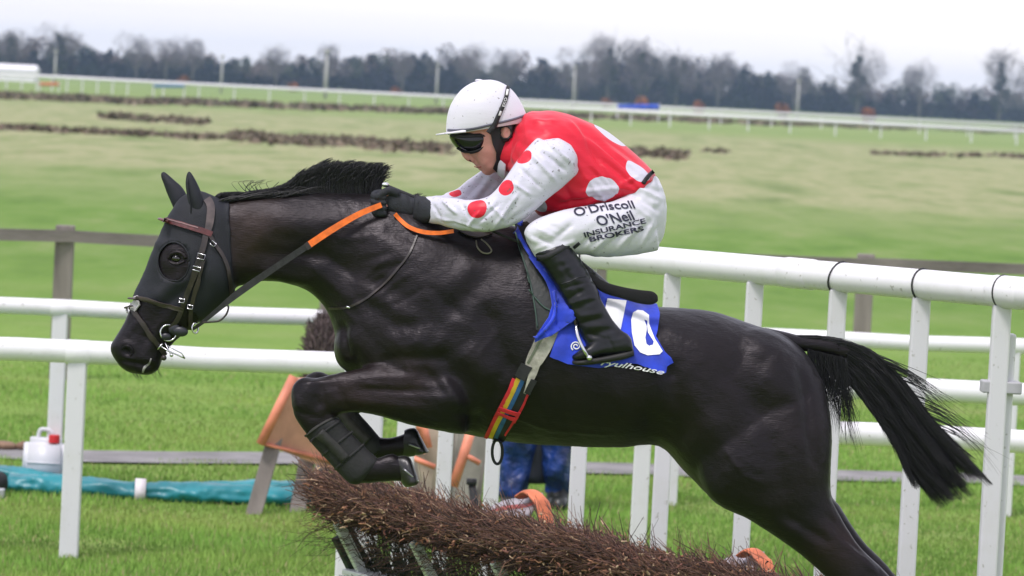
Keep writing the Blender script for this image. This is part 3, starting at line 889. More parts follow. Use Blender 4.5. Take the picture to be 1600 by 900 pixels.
# ================================================================ THE HORSE
M_COAT = None
def coat_material():
    m, nt, b = newmat('black_coat')
    tc = node(nt, 'ShaderNodeTexCoord')
    n = node(nt, 'ShaderNodeTexNoise'); n.inputs['Scale'].default_value = 3.2; n.inputs['Detail'].default_value = 6; n.inputs['Roughness'].default_value = .6
    nt.links.new(tc.outputs['Object'], n.inputs['Vector'])
    r = node(nt, 'ShaderNodeValToRGB'); e = r.color_ramp.elements
    e[0].position = .38; e[0].color = (.0038, .0031, .0036, 1); e[1].position = .72; e[1].color = (.0075, .0052, .0047, 1)
    nt.links.new(n.outputs[0], r.inputs[0])
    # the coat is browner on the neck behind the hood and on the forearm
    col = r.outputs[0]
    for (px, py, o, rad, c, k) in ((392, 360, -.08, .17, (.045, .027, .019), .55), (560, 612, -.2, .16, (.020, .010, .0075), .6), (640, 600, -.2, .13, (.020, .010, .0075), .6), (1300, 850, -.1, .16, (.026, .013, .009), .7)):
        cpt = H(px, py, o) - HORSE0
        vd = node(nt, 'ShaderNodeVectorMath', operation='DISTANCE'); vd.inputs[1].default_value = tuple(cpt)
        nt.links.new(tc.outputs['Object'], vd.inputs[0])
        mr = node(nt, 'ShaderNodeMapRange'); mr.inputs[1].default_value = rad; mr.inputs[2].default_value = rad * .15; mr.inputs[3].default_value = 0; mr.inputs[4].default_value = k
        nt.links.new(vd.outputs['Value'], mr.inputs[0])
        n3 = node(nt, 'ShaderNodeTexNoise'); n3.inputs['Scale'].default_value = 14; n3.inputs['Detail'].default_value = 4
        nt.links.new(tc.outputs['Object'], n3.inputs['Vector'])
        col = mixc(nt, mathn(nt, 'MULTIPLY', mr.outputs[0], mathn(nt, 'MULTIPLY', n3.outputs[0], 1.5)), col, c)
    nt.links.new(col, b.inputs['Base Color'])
    b.inputs['Roughness'].default_value = .44; b.inputs['Specular IOR Level'].default_value = .25; b.inputs['Specular Tint'].default_value = (1, .93, 1, 1)
    b.inputs['Sheen Weight'].default_value = .03; b.inputs['Sheen Roughness'].default_value = .4
    b.inputs['Sheen Tint'].default_value = (.75, .75, .9, 1)
    # short hair lying back along the body, and roughness patches of sweat
    mp = node(nt, 'ShaderNodeMapping'); mp.inputs['Scale'].default_value = (26, 60, 190); mp.inputs['Rotation'].default_value = (0, .35, 0)
    nt.links.new(tc.outputs['Object'], mp.inputs[0])
    n2 = node(nt, 'ShaderNodeTexNoise'); n2.inputs['Scale'].default_value = 1.6; n2.inputs['Detail'].default_value = 5
    nt.links.new(mp.outputs[0], n2.inputs['Vector'])
    n4 = node(nt, 'ShaderNodeTexNoise'); n4.inputs['Scale'].default_value = 26; n4.inputs['Detail'].default_value = 5
    nt.links.new(tc.outputs['Object'], n4.inputs['Vector'])
    bp = node(nt, 'ShaderNodeBump'); bp.inputs['Strength'].default_value = .35; bp.inputs['Distance'].default_value = .004
    nt.links.new(n2.outputs[0], bp.inputs['Height'])
    bp2 = node(nt, 'ShaderNodeBump'); bp2.inputs['Strength'].default_value = .30; bp2.inputs['Distance'].default_value = .012
    nt.links.new(n4.outputs[0], bp2.inputs['Height']); nt.links.new(bp.outputs[0], bp2.inputs['Normal'])
    nt.links.new(bp2.outputs[0], b.inputs['Normal'])
    rr = node(nt, 'ShaderNodeMapRange'); rr.inputs[1].default_value = .3; rr.inputs[2].default_value = .7; rr.inputs[3].default_value = .31; rr.inputs[4].default_value = .50
    n5 = node(nt, 'ShaderNodeTexNoise'); n5.inputs['Scale'].default_value = 5; n5.inputs['Detail'].default_value = 3
    nt.links.new(tc.outputs['Object'], n5.inputs['Vector']); nt.links.new(n5.outputs[0], rr.inputs[0]); nt.links.new(rr.outputs[0], b.inputs['Roughness'])
    return m
HORSE0 = H(860, 700, 0)
horse = thing('horse', HORSE0, 'black horse leaping to the left with its forelegs folded under it', 'horse')
M_COAT = coat_material()

body_st = [
    (322, 318, 352, 430, .055, 0), (352, 313, 372, 446, .072, 0), (400, 306, 398, 440, .080, 0), (450, 302, 438, 440, .088, 0), (515, 300, 482, 455, .100, 0),
    (580, 302, 512, 488, .125, 0), (640, 310, 524, 530, .160, 0), (695, 326, 536, 574, .195, 0), (745, 344, 600, 632, .225, 0),
    (790, 350, 690, 668, .250, 0), (840, 362, 765, 686, .275, 0), (890, 392, 832, 694, .290, 0), (945, 436, 905, 699, .295, 0),
    (1000, 474, 968, 699, .290, 0), (1060, 481, 1030, 697, .270, 0), (1120, 488, 1075, 742, .255, 0), (1180, 508, 1122, 784, .245, 0),
    (1232, 526, 1190, 800, .215, 0), (1268, 562, 1262, 770, .170, 0), (1288, 605, 1290, 735, .11, 0), (1297, 650, 1299, 700, .04, 0)]
head_st = [
    (312, 300, 352, 318, .035, 0), (284, 310, 370, 345, .070, 0), (266, 338, 374, 378, .088, 0), (252, 366, 375, 412, .098, 0), (239, 396, 371, 444, .098, 0),
    (226, 430, 348, 474, .084, 0), (214, 456, 318, 497, .072, 0), (204, 480, 294, 516, .062, 0), (194, 503, 274, 533, .056, 0),
    (182, 524, 259, 551, .055, 0), (172, 541, 252, 566, .056, 0), (176, 556, 249, 576, .052, 0), (188, 573, 240, 584, .040, 0), (202, 583, 228, 587, .018, 0)]
def near_fore(o, dx=0, dy=0):
    return [loft_vf([(742 , 560, 728, 680, .085, o * .7), (700 + dx * .3, 562, 700, 676, .088, o), (640 + dx, 564, 642 + dx, 664, .074, o), (590 + dx, 570, 592 + dx, 650, .060, o), (548 + dx, 579, 552 + dx, 644, .050, o),
                     (515 + dx, 585, 524 + dx, 648, .046, o), (492 + dx, 590, 500 + dx, 650, .044, o)], 24, 4),
            ball_vf(485 + dx, 622 + dy, o, 36, 30, .047, math.radians(60))]
def shank(o, dx=0, dy=0):
    return [loft_vf([(455 + dx, 628 + dy, 510 + dx, 618 + dy, .044, o), (462 + dx, 655 + dy, 516 + dx, 640 + dy, .040, o), (480 + dx, 682 + dy, 526 + dx, 655 + dy, .034, o), (512 + dx, 717 + dy, 550 + dx, 684 + dy, .029, o),
                     (540 + dx, 745 + dy, 572 + dx, 708 + dy, .031, o), (560 + dx, 755 + dy, 588 + dx, 716 + dy, .034, o), (590 + dx, 754 + dy, 600 + dx, 712 + dy, .031, o), (614 + dx, 752 + dy, 612 + dx, 708 + dy, .031, o), (628 + dx, 753 + dy, 620 + dx, 712 + dy, .033, o), (640 + dx, 748 + dy, 634 + dx, 716 + dy, .03, o)], 20, 4)]
OF = .15
pieces = [loft_vf(body_st, 40, 4, 2.15), loft_vf(head_st, 32, 4, 2.3)]
pieces += near_fore(-OF) + shank(-OF)
pieces += near_fore(OF, 16, -7) + [loft_vf([(478, 612, 535, 602, .044, OF), (490, 640, 545, 622, .040, OF), (512, 668, 552, 640, .033, OF), (545, 696, 575, 668, .029, OF),
        (566, 712, 590, 682, .032, OF), (590, 718, 604, 684, .032, OF), (612, 716, 616, 682, .028, OF), (634, 712, 636, 676, .032, OF), (650, 704, 650, 676, .026, OF)], 20, 4)]
def hind(o, dx, dy):
    return [loft_vf([(1100, 610, 1285, 590, .10, o * .6), (1085, 680, 1299, 660, .125, o * .9), (1092, 745, 1299, 722, .125, o), (1122, 788, 1299, 772, .105, o), (1172, 813 + dy, 1310 + dx, 800 + dy, .080, o), (1222, 846 + dy, 1330 + dx, 834 + dy, .066, o),
                     (1262, 876 + dy, 1352 + dx, 862 + dy, .056, o), (1296, 908 + dy, 1384 + dx, 893 + dy, .050, o), (1340 + dx, 955 + dy, 1414 + dx, 936 + dy, .044, o), (1385 + dx, 1008 + dy, 1432 + dx, 985 + dy, .034, o), (1425 + dx, 1065 + dy, 1464 + dx, 1044 + dy, .030, o),
                     (1458 + dx, 1110 + dy, 1502 + dx, 1088 + dy, .035, o), (1485 + dx, 1140 + dy, 1522 + dx, 1118 + dy, .030, o), (1512 + dx, 1165 + dy, 1556 + dx, 1140 + dy, .034, o)], 26, 4)]
pieces += hind(-.13, 0, 0) + hind(.13, 3, -10)
# muscle masses that stand out from the barrel
pieces += [ball_vf(668, 560, -.105, 120, 66, .13, math.radians(48)), ball_vf(668, 560, .105, 120, 66, .13, math.radians(48)),   # shoulder
           ball_vf(552, 535, -.03, 30, 46, .11, math.radians(10)),                                                           # breast
           ball_vf(1178, 615, -.085, 112, 100, .145, math.radians(35)), ball_vf(1178, 615, .085, 112, 100, .145, math.radians(35)),   # croup
           ball_vf(332, 428, 0, 38, 42, .088, 0), ball_vf(790, 372, 0, 70, 20, .05, .12)]
hbody = fuse('body', pieces, .0085, 9, M_COAT, horse)
feats = [
    # head
    ('b', 275, 403, 26, 20, 20, .010), ('b', 275, 404, 13, 8, 10, -.012), ('f', 238, 380, 262, 384, 8, .006), ('f', 292, 425, 240, 470, 9, .010), ('f', 296, 445, 245, 492, 8, -.005),
    ('b', 340, 432, 30, 34, 0, .012), ('f', 312, 395, 318, 470, 8, -.006), ('b', 199, 546, 17, 11, 35, .013), ('b', 199, 549, 9, 6.5, 30, -.028), ('f', 183, 563, 245, 572, 3, -.009), ('f', 250, 505, 225, 560, 6, .006),
    ('b', 232, 566, 16, 9, 20, .007), ('f', 215, 500, 197, 527, 5, .005), ('f', 222, 520, 240, 540, 5, -.005), ('b', 225, 580, 12, 6, 0, .006),
    # neck
    ('f', 385, 395, 520, 400, 16, -.013), ('f', 400, 350, 560, 345, 24, .010), ('f', 400, 425, 500, 440, 10, .012), ('f', 520, 400, 640, 470, 18, -.014), ('f', 560, 350, 700, 430, 30, .010),
    ('f', 470, 400, 560, 480, 12, .008), ('f', 500, 395, 560, 440, 8, -.006), ('f', 598, 360, 660, 380, 10, -.006), ('f', 420, 370, 470, 375, 10, -.005), ('f', 560, 410, 615, 395, 5, -.004), ('f', 575, 425, 630, 412, 5, -.004),
    # shoulder and chest
    ('f', 560, 470, 640, 520, 16, -.012), ('f', 540, 515, 600, 575, 14, .012), ('f', 533, 500, 545, 565, 7, -.014), ('f', 640, 470, 760, 410, 26, .010), ('f', 690, 500, 770, 420, 16, -.010),
    ('f', 720, 540, 770, 600, 22, .016), ('f', 756, 470, 800, 600, 18, -.016), ('f', 600, 560, 700, 560, 10, -.008), ('f', 700, 640, 760, 660, 12, -.012), ('f', 640, 520, 700, 545, 20, .012), ('b', 715, 625, 34, 26, 20, .016),
    ('f', 770, 610, 730, 680, 10, -.008), ('f', 600, 500, 660, 490, 12, .006), ('f', 660, 440, 730, 500, 10, -.005),
    # forearm
    ('f', 540, 608, 690, 612, 6, -.006), ('f', 535, 625, 680, 640, 7, .006), ('f', 560, 590, 660, 588, 8, .005), ('f', 655, 570, 700, 620, 8, -.008), ('f', 690, 590, 715, 640, 8, .008), ('f', 560, 600, 640, 603, 2.5, .003),
    ('b', 480, 610, 12, 12, 0, .005), ('b', 470, 635, 12, 10, 0, .005), ('f', 492, 615, 500, 640, 5, -.006), ('f', 634, 566, 640, 584, 2.2, .0035),
    ('f', 568, 452, 632, 408, 5, -.004), ('f', 580, 466, 645, 424, 5, .004), ('f', 556, 440, 615, 398, 5, .0035), ('f', 545, 475, 600, 445, 4, -.003), ('f', 610, 480, 668, 448, 5, -.003), ('f', 500, 360, 540, 352, 5, -.003), ('f', 520, 375, 580, 372, 6, .004),
    ('f', 745, 560, 775, 520, 5, .003), ('f', 842, 610, 862, 680, 6, .0035), ('f', 870, 600, 893, 684, 6, -.003), ('f', 760, 640, 775, 600, 5, -.003),
    ('f', 466, 600, 520, 596, 4, .004), ('f', 500, 596, 512, 650, 5, -.005), ('f', 457, 640, 500, 655, 4, -.005), ('f', 462, 615, 470, 640, 5, .005), ('b', 490, 602, 10, 7, 0, .005), ('b', 505, 640, 8, 8, 0, .006), ('f', 520, 592, 545, 640, 5, -.004),
    # barrel
    ('f', 830, 560, 860, 690, 20, .006), ('f', 900, 570, 925, 690, 18, .005), ('f', 960, 590, 985, 690, 16, .004), ('f', 1000, 640, 1080, 700, 18, -.014), ('f', 1045, 560, 1075, 690, 18, -.020), ('f', 1010, 510, 1060, 590, 22, -.010),
    ('f', 1080, 560, 1150, 520, 28, .007),
    # quarters
    ('f', 1130, 560, 1190, 660, 18, -.010), ('f', 1200, 560, 1260, 660, 28, .012), ('f', 1248, 560, 1275, 740, 9, -.012), ('f', 1100, 640, 1160, 760, 24, .012), ('f', 1200, 660, 1230, 790, 14, -.010), ('b', 1120, 768, 28, 24, 20, .014),
    ('f', 1215, 800, 1300, 850, 8, -.008), ('f', 1180, 780, 1260, 840, 14, .008), ('f', 1290, 800, 1350, 870, 7, -.010), ('f', 1320, 845, 1375, 900, 6, .008), ('f', 1170, 540, 1230, 560, 14, .008),
]
sculpt(hbody, feats, 'both', wr=[(110, 46, .12, 30, .0032, 2), (44, 16, .05, 40, .0011, 9), (14, 5, .03, 35, .0008, 4)])
# vein-like ridges
sculpt(hbody, [('f', 640, 640, 690, 662, 2.2, .004), ('f', 800, 650, 860, 672, 3, .004), ('f', 860, 672, 960, 680, 3, .003), ('f', 1130, 700, 1160, 740, 3, .004), ('f', 1160, 740, 1200, 760, 3, .003),
               ('f', 232, 520, 262, 498, 2, .003), ('f', 262, 498, 276, 470, 2, .003), ('f', 222, 505, 240, 512, 1.8, .0025), ('f', 520, 470, 560, 505, 3, .003)], 'near')
T_H = bvh(hbody)

# ---- hood with ear sleeves and an eye opening
M_HOOD = mat('navy_hood_fabric', (.0036, .005, .0105), .72, .2, 9, bump=.5, bscale=220, sheen=.0, bdist=.002)
hood_poly = [(323, 309), (341, 308), (356, 318), (360, 350), (362, 400), (366, 450), (352, 479), (330, 492), (302, 488), (275, 482), (240, 474), (206, 468), (221, 437), (236, 396), (250, 364), (264, 337), (282, 308), (300, 302)]
def hood():
    bm = bmesh.new()
    vs = [bm.verts.new((x, -y, 0)) for x, y in [(p[0] - 5 if p[0] < 262 and p[1] < 460 else p[0], p[1]) for p in hood_poly]]
    f = bm.faces.new(vs); bmesh.ops.triangulate(bm, faces=bm.faces[:])
    return bm
def shell_from(o, test, off, name, m, parent, thick=.002, it=2):
    """copy the faces of a skin that pass the test, lifted off it: tight clothing"""
    V = verts_np(o) + root_off(o); N = norms_np(o)
    X, Y, D = to_px(V)
    sel = test(X, Y, D - DH)
    Fc = [tuple(p.vertices) for p in o.data.polygons if all(sel[i] for i in p.vertices)]
    used = sorted({i for f in Fc for i in f}); ix = {v: i for i, v in enumerate(used)}
    q = mesh_obj(name, V[used] + N[used] * off, [tuple(ix[i] for i in f) for f in Fc], m, parent)
    # straighten the cut edge
    bm = bmesh.new(); bm.from_mesh(q.data)
    for _ in range(6):
        bv = [v for v in bm.verts if v.is_boundary]
        new = {}
        for v in bv:
            nb = [e.other_vert(v).co for e in v.link_edges if e.is_boundary]
            if len(nb) == 2: new[v] = v.co * .4 + (nb[0] + nb[1]) * .3
        for v, c in new.items(): v.co = c
    bm.to_mesh(q.data); bm.free()
    s = q.modifiers.new('s', 'SOLIDIFY'); s.thickness = thick; s.offset = 1
    evaluate(q)
    q.data.polygons.foreach_set('use_smooth', np.ones(len(q.data.polygons), bool))
    return q
def in_poly(X, Y, poly):
    ins = np.zeros(len(X), bool); n = len(poly)
    for i in range(n):
        x1, y1 = poly[i]; x2, y2 = poly[(i + 1) % n]
        c = ((y1 > Y) != (y2 > Y)) & (X < (x2 - x1) * (Y - y1) / (y2 - y1 + 1e-9) + x1)
        ins ^= c
    return ins
big = [(x + (x - 300) * .08 if x < 300 else x, y) for x, y in hood_poly]
big = [(300, 285), (345, 296), (360, 318), (361, 350), (361, 400), (366, 455), (354, 500), (310, 502), (302, 488), (275, 482), (240, 474), (190, 464), (205, 420), (225, 370), (250, 310)]
def hood_test(X, Y, D):
    eye = ((X - 272) / 23) ** 2 + ((Y - 409) / 29) ** 2 < 1
    return in_poly(X, Y, big) & ~(eye & (abs(D) > .02))
hoodo = shell_from(hbody, hood_test, .004, 'hood', M_HOOD, horse, .003)
# rim of the eye opening
for far in (False, True):
    pts = [(272 + 24 * math.cos(a), 409 + 30 * math.sin(a)) for a in np.linspace(0, 2 * math.pi, 22)]
    V, Fc = strap_vf(T_H, pts, 2.2, .004, .003, far, 2)
    mesh_obj('eye_rim', V, Fc, M_HOOD, hoodo)
M_EYE = mat('eye_wet', (.006, .004, .003), .06, .2, 20, spec=.8)
for far in (False, True):
    h, nn = cast(T_H, 276, 404, far)
    if h is not None:
        ex, ey, ed = to_px(h)
        V, Fc = ball_vf(ex, ey, ed - DH + (.006 if not far else -.006), 9.5, 7, .016, .15)
        mesh_obj('eye', V, Fc, M_EYE, horse)
    V, Fc = strap_vf(T_H, [(263, 405), (268, 397), (277, 394), (286, 397), (291, 404)], 4.5, .003, .006, far, 3); mesh_obj('eyelid', V, Fc, M_COAT, horse)
    V, Fc = strap_vf(T_H, [(264, 408), (270, 412), (279, 413), (289, 408)], 3.0, .002, .004, far, 3); mesh_obj('eyelid', V, Fc, M_COAT, horse)
M_NOSTRIL = mat('nostril_skin', (.012, .005, .006), .6)
for far in (False, True):
    V, Fc = strap_vf(T_H, [(191, 545), (195, 541), (201, 541), (206, 546), (207, 552), (203, 556)], 3.2, .0, .004, far, 3); mesh_obj('nostril', V, Fc, M_COAT, horse)
V, Fc = strap_vf(T_H, [(236, 560), (233, 568), (226, 574), (223, 582)], [2, 3, 4, 3], .0005, .001, False, 3)
mesh_obj('foam', V, Fc, mat('saliva', (.30, .29, .28), .3, .4, 60), horse)
def ear(st, o, name='ear'):
    V, Fc = loft_vf(st, 20, 5, 2.0, base=DH)
    q = mesh_obj(name, V, Fc, M_HOOD, horse); autosmooth(q, 60)
    return q
near_ear = [(302, 342, 322, 350, .020, -.05), (296, 325, 323, 332, .026, -.052), (292, 305, 318, 312, .026, -.056), (290, 288, 313, 297, .021, -.058), (291, 276, 306, 282, .014, -.06), (293, 270, 300, 272, .007, -.06), (295.5, 268, 297, 268.5, .001, -.06)]
far_ear = [(275, 335, 294, 325, .020, .05), (268, 318, 292, 306, .026, .052), (261, 302, 284, 292, .024, .056), (256, 288, 273, 282, .019, .058), (252, 277, 264, 274, .012, .06), (252, 271, 259, 270, .006, .06), (254, 269, 256, 268.5, .001, .06)]
ear(near_ear, 0); ear(far_ear, 0)
# ear opening line
mb = MB(); mb.tube([P(x, y, DH + o) for x, y, o in ((299, 343, -.078), (298, 322, -.079), (295, 304, -.080), (293, 286, -.076), (294, 274, -.066))], .0022, 6); mb.obj('ear_seam', M_HOOD, horse)

# ---- hooves
M_HOOF = mat('dark_hoof', (.010, .009, .009), .36, .3, 20, bump=.15, bscale=60, spec=.6)
M_SHOE = mat('worn_shoe', (.38, .38, .40), .32, .2, 30, metal=.9)
def hoof(st, o):
    V, Fc = loft_vf([r[:4] + (r[4], o) for r in st], 22, 4, 2.3)
    return V, Fc
def add_hoof(name, st, o, shoe):
    V, Fc = hoof(st, o); q = mesh_obj('hoof', V, Fc, M_HOOF, horse); autosmooth(q, 40)
    (x1, y1, x2, y2) = shoe
    mb = MB(); pts = []
    for k in range(15):
        a = math.pi * (-.15 + 1.3 * k / 14)
        t = (1 - math.cos(a)) / 2
        # a horseshoe across the sole: runs along the sole edge line and across depth
        u = .5 - .5 * math.sin(a) ; w_ = math.cos(a)
        pts.append(P(x1 + (x2 - x1) * u, y1 + (y2 - y1) * u, DH + o + .05 * w_))
    mb.tube(pts, .0055, 6, flat=.7); mb.obj('shoe', M_SHOE, q)
# far front hoof: toe points down right
add_hoof('hoof', [(632, 672, 628, 712, .030), (640, 669, 634, 714, .036), (650, 670, 646, 713, .044), (658, 683, 648, 712, .048), (669, 704, 650, 711, .050), (669, 707, 655, 711, .02)], OF, (668, 705, 628, 690))
# near front hoof
add_hoof('hoof', [(622, 713, 626, 748, .030), (632, 712, 628, 755, .038), (641, 716, 632, 760, .046), (648, 732, 634, 761, .05), (654, 752, 637, 761, .05), (650, 758, 640, 761, .02)], -OF, (653, 752, 622, 725))
for o, dx, dy in ((-.13, 0, 0), (.13, 3, -10)):
    add_hoof('hoof', [(1506 + dx, 1160 + dy, 1554 + dx, 1134 + dy, .036), (1516 + dx, 1180 + dy, 1574 + dx, 1148 + dy, .046), (1526 + dx, 1200 + dy, 1592 + dx, 1160 + dy, .054), (1528 + dx, 1204 + dy, 1596 + dx, 1166 + dy, .054)], o, (1596 + dx, 1166 + dy, 1528 + dx, 1204 + dy))

# ---- tendon boots
M_BOOT = mat('boot_neoprene', (.009, .009, .009), .75, .35, 16, bump=.5, bscale=90, bdist=.004)
M_BOOT2 = mat('boot_shell', (.022, .021, .018), .7, .35, 22, bump=.5, bscale=70, bdist=.004)
def tendon_boot(o, dx, dy, st):
    V, Fc = loft_vf([(a + dx, b + dy, c + dx, d + dy, w_, o) for a, b, c, d, w_ in st], 24, 4, 2.2, cap=True)
    q = mesh_obj('tendon_boot', V, Fc, M_BOOT, horse); autosmooth(q, 50)
    tb = bvh(q)
    return q, tb
q, tb = tendon_boot(-OF, 0, 0, [(476, 683, 500, 655, .030), (477, 681, 526, 652, .041), (494, 701, 541, 668, .038), (513, 721, 556, 684, .035), (535, 745, 577, 705, .037), (549, 756, 590, 716, .040), (562, 756, 592, 722, .03)])
V, Fc = strap_vf(tb, [(499, 676), (521, 697), (540, 718)], 16, .001, .006, sub=5); mesh_obj('shell', V, Fc, M_BOOT2, q)
for (a, b) in (((484, 690), (532, 657)), ((504, 711), (551, 674)), ((524, 733), (569, 694))):
    V, Fc = strap_vf(tb, [a, ((a[0] + b[0]) / 2, (a[1] + b[1]) / 2), b], 4, .001, .002, sub=5); mesh_obj('boot_strap', V, Fc, M_BOOT, q)
V, Fc = strap_vf(tb, [(478, 681), (501, 664), (526, 651)], 3, .0, .004, sub=5); mesh_obj('binding', V, Fc, M_BOOT2, q)
q, tb = tendon_boot(OF, 0, 0, [(505, 655, 520, 640, .030), (500, 650, 545, 625, .041), (516, 672, 560, 645, .038), (540, 694, 577, 664, .035), (560, 712, 594, 684, .037), (572, 722, 602, 692, .036), (580, 720, 600, 698, .025)])
V, Fc = strap_vf(tb, [(528, 640), (550, 668), (575, 690)], 16, .001, .005, sub=5); mesh_obj('shell', V, Fc, M_BOOT2, q)

# ---- mane and tail: individual hairs
M_HAIR = mat('black_hair', (.008, .0075, .009), .38, .2, 30, spec=.5)
def hairs(name, paths, r0, m, parent, nseg=9):
    """paths: (n, k, 3) control points; thin tapered three-sided strands"""
    n, k, _ = paths.shape
    t = np.linspace(0, 1, nseg); tt = t * (k - 1); i0 = np.clip(tt.astype(int), 0, k - 2); f = (tt - i0)[None, :, None]
    # smooth interpolation (Catmull-Rom)
    g = lambda i: paths[:, np.clip(i, 0, k - 1)]
    p0, p1, p2, p3 = g(i0 - 1), g(i0), g(i0 + 1), g(i0 + 2)
    C = .5 * (2 * p1 + (p2 - p0) * f + (2 * p0 - 5 * p1 + 4 * p2 - p3) * f ** 2 + (3 * p1 - p0 - 3 * p2 + p3) * f ** 3)
    T = np.gradient(C, axis=1); T /= np.linalg.norm(T, axis=2)[..., None] + 1e-9
    A = np.cross(T, fwd + np.array([.01, 0, .3])); A /= np.linalg.norm(A, axis=2)[..., None] + 1e-9; B = np.cross(T, A)
    r = r0 * (1 - t ** 2.2 * .85)[None, :, None] * (.6 + .8 * RNG.random((n, 1, 1)))
    V = np.stack([C + r * (math.cos(a) * A + math.sin(a) * B) for a in (0, 2.094, 4.189)], axis=2)   # n,nseg,3,3
    base = np.arange(n)[:, None, None] * nseg * 3 + np.arange(nseg - 1)[None, :, None] * 3
    Q = []
    for j in range(3):
        j2 = (j + 1) % 3
        Q.append(np.stack([base[..., 0] + j, base[..., 0] + j2, base[..., 0] + 3 + j2, base[..., 0] + 3 + j], axis=-1))
    Q = np.concatenate([q.reshape(-1, 4) for q in Q])
    return fast_mesh(name, V.reshape(-1, 3), Q, 4, m, None, parent, smooth=True)
def Pn(px, py, d):
    return ORG + d[..., None] * (fwd + RT * ((px - 800) / F)[..., None] + UP * ((450 - py) / F)[..., None])
def mane():
    n = 5200
    u = RNG.random(n)
    cx = np.interp(u, [0, .25, .5, .75, 1], [335, 420, 490, 545, 598]); cy = np.interp(cx, [330, 360, 400, 450, 515, 580, 612], [318, 313, 308, 306, 304, 305, 308])
    # locks
    lk = np.floor(cx / 9 + RNG.random(n) * .6); rs = np.random.default_rng(5); lrnd = rs.normal(size=(200, 4)); L = lrnd[lk.astype(int) % 200]
    top = np.interp(cx, [330, 345, 380, 420, 445, 465, 490, 530, 570, 600, 615], [302, 299, 299, 292, 282, 263, 251, 250, 252, 256, 262])
    hgt = (cy - top) * (.5 + .5 * RNG.random(n) ** .7) * (1 + .035 * L[:, 0])
    sweep = np.interp(cx, [330, 400, 440, 480, 540, 600], [8, 4, 14, 20, 18, 10]) + 3.0 * L[:, 1] + 3.5 * RNG.normal(size=n)
    dz = (RNG.random(n) - .5) * .05
    kx = [0, .15, .55, 1.0]; P4 = []
    for k_, f in enumerate((0, .35, .7, 1.0)):
        x = cx + sweep * np.array([0, -.25, .25, 1.0])[k_] * np.where(cx > 430, 1, .9); y = cy + 6 - (hgt + 6) * np.array([0, .45, .86, 1.0])[k_]
        # the front part lies over instead of standing
        lay_ = np.clip((430 - cx) / 60, 0, 1)
        y = y * (1 - .0 * lay_)
        P4.append(Pn(x, y, DH + dz + (RNG.random(n) - .5) * .03 * f))
    a = np.stack(P4, axis=1)
    # hair lying back along the crest
    n2 = 520
    x0 = 330 + 120 * RNG.random(n2); y0 = np.interp(x0, [330, 400, 500, 600], [312, 303, 302, 306]) + 3 + 4 * RNG.random(n2); ln = 26 + 50 * RNG.random(n2)
    dip = np.where(x0 < 430, -6, -14) * RNG.random(n2); zz = (RNG.random(n2) - .5) * .09
    b = np.stack([Pn(x0, y0, DH + zz), Pn(x0 + ln * .35, y0 - 5 + dip * .3, DH + zz), Pn(x0 + ln * .7, y0 - 6 + dip * .8, DH + zz), Pn(x0 + ln, y0 - 2 + dip, DH + zz)], axis=1)
    # a few loose curling wisps
    n3 = 14; x0 = 380 + 60 * RNG.random(n3); y0 = 302 + 4 * RNG.random(n3); s_ = RNG.normal(size=n3)
    c = np.stack([Pn(x0, y0, DH + 0 * x0), Pn(x0 - 6 - 6 * abs(s_), y0 - 10, DH + 0 * x0), Pn(x0 - 10 - 8 * s_, y0 - 17 - 4 * abs(s_), DH + 0 * x0), Pn(x0 + 2 + 6 * s_, y0 - 20, DH + 0 * x0)], axis=1)
    # short tufts over the withers
    n4 = 700; x0 = 615 + 75 * RNG.random(n4); y0 = np.interp(x0, [612, 650, 700], [310, 316, 330]) + 2; hh = 6 + 11 * RNG.random(n4) * np.exp(-((x0 - 648) / 14) ** 2) ; zz = (RNG.random(n4) - .5) * .05
    e = np.stack([Pn(x0, y0, DH + zz), Pn(x0 + 2, y0 - hh * .5, DH + zz), Pn(x0 + 5, y0 - hh * .8, DH + zz), Pn(x0 + 9 + 3 * RNG.normal(size=n4), y0 - hh, DH + zz)], axis=1)
    hairs('mane', np.concatenate([a, b, c, e]), .0013, M_HAIR, horse, 8)
mane()
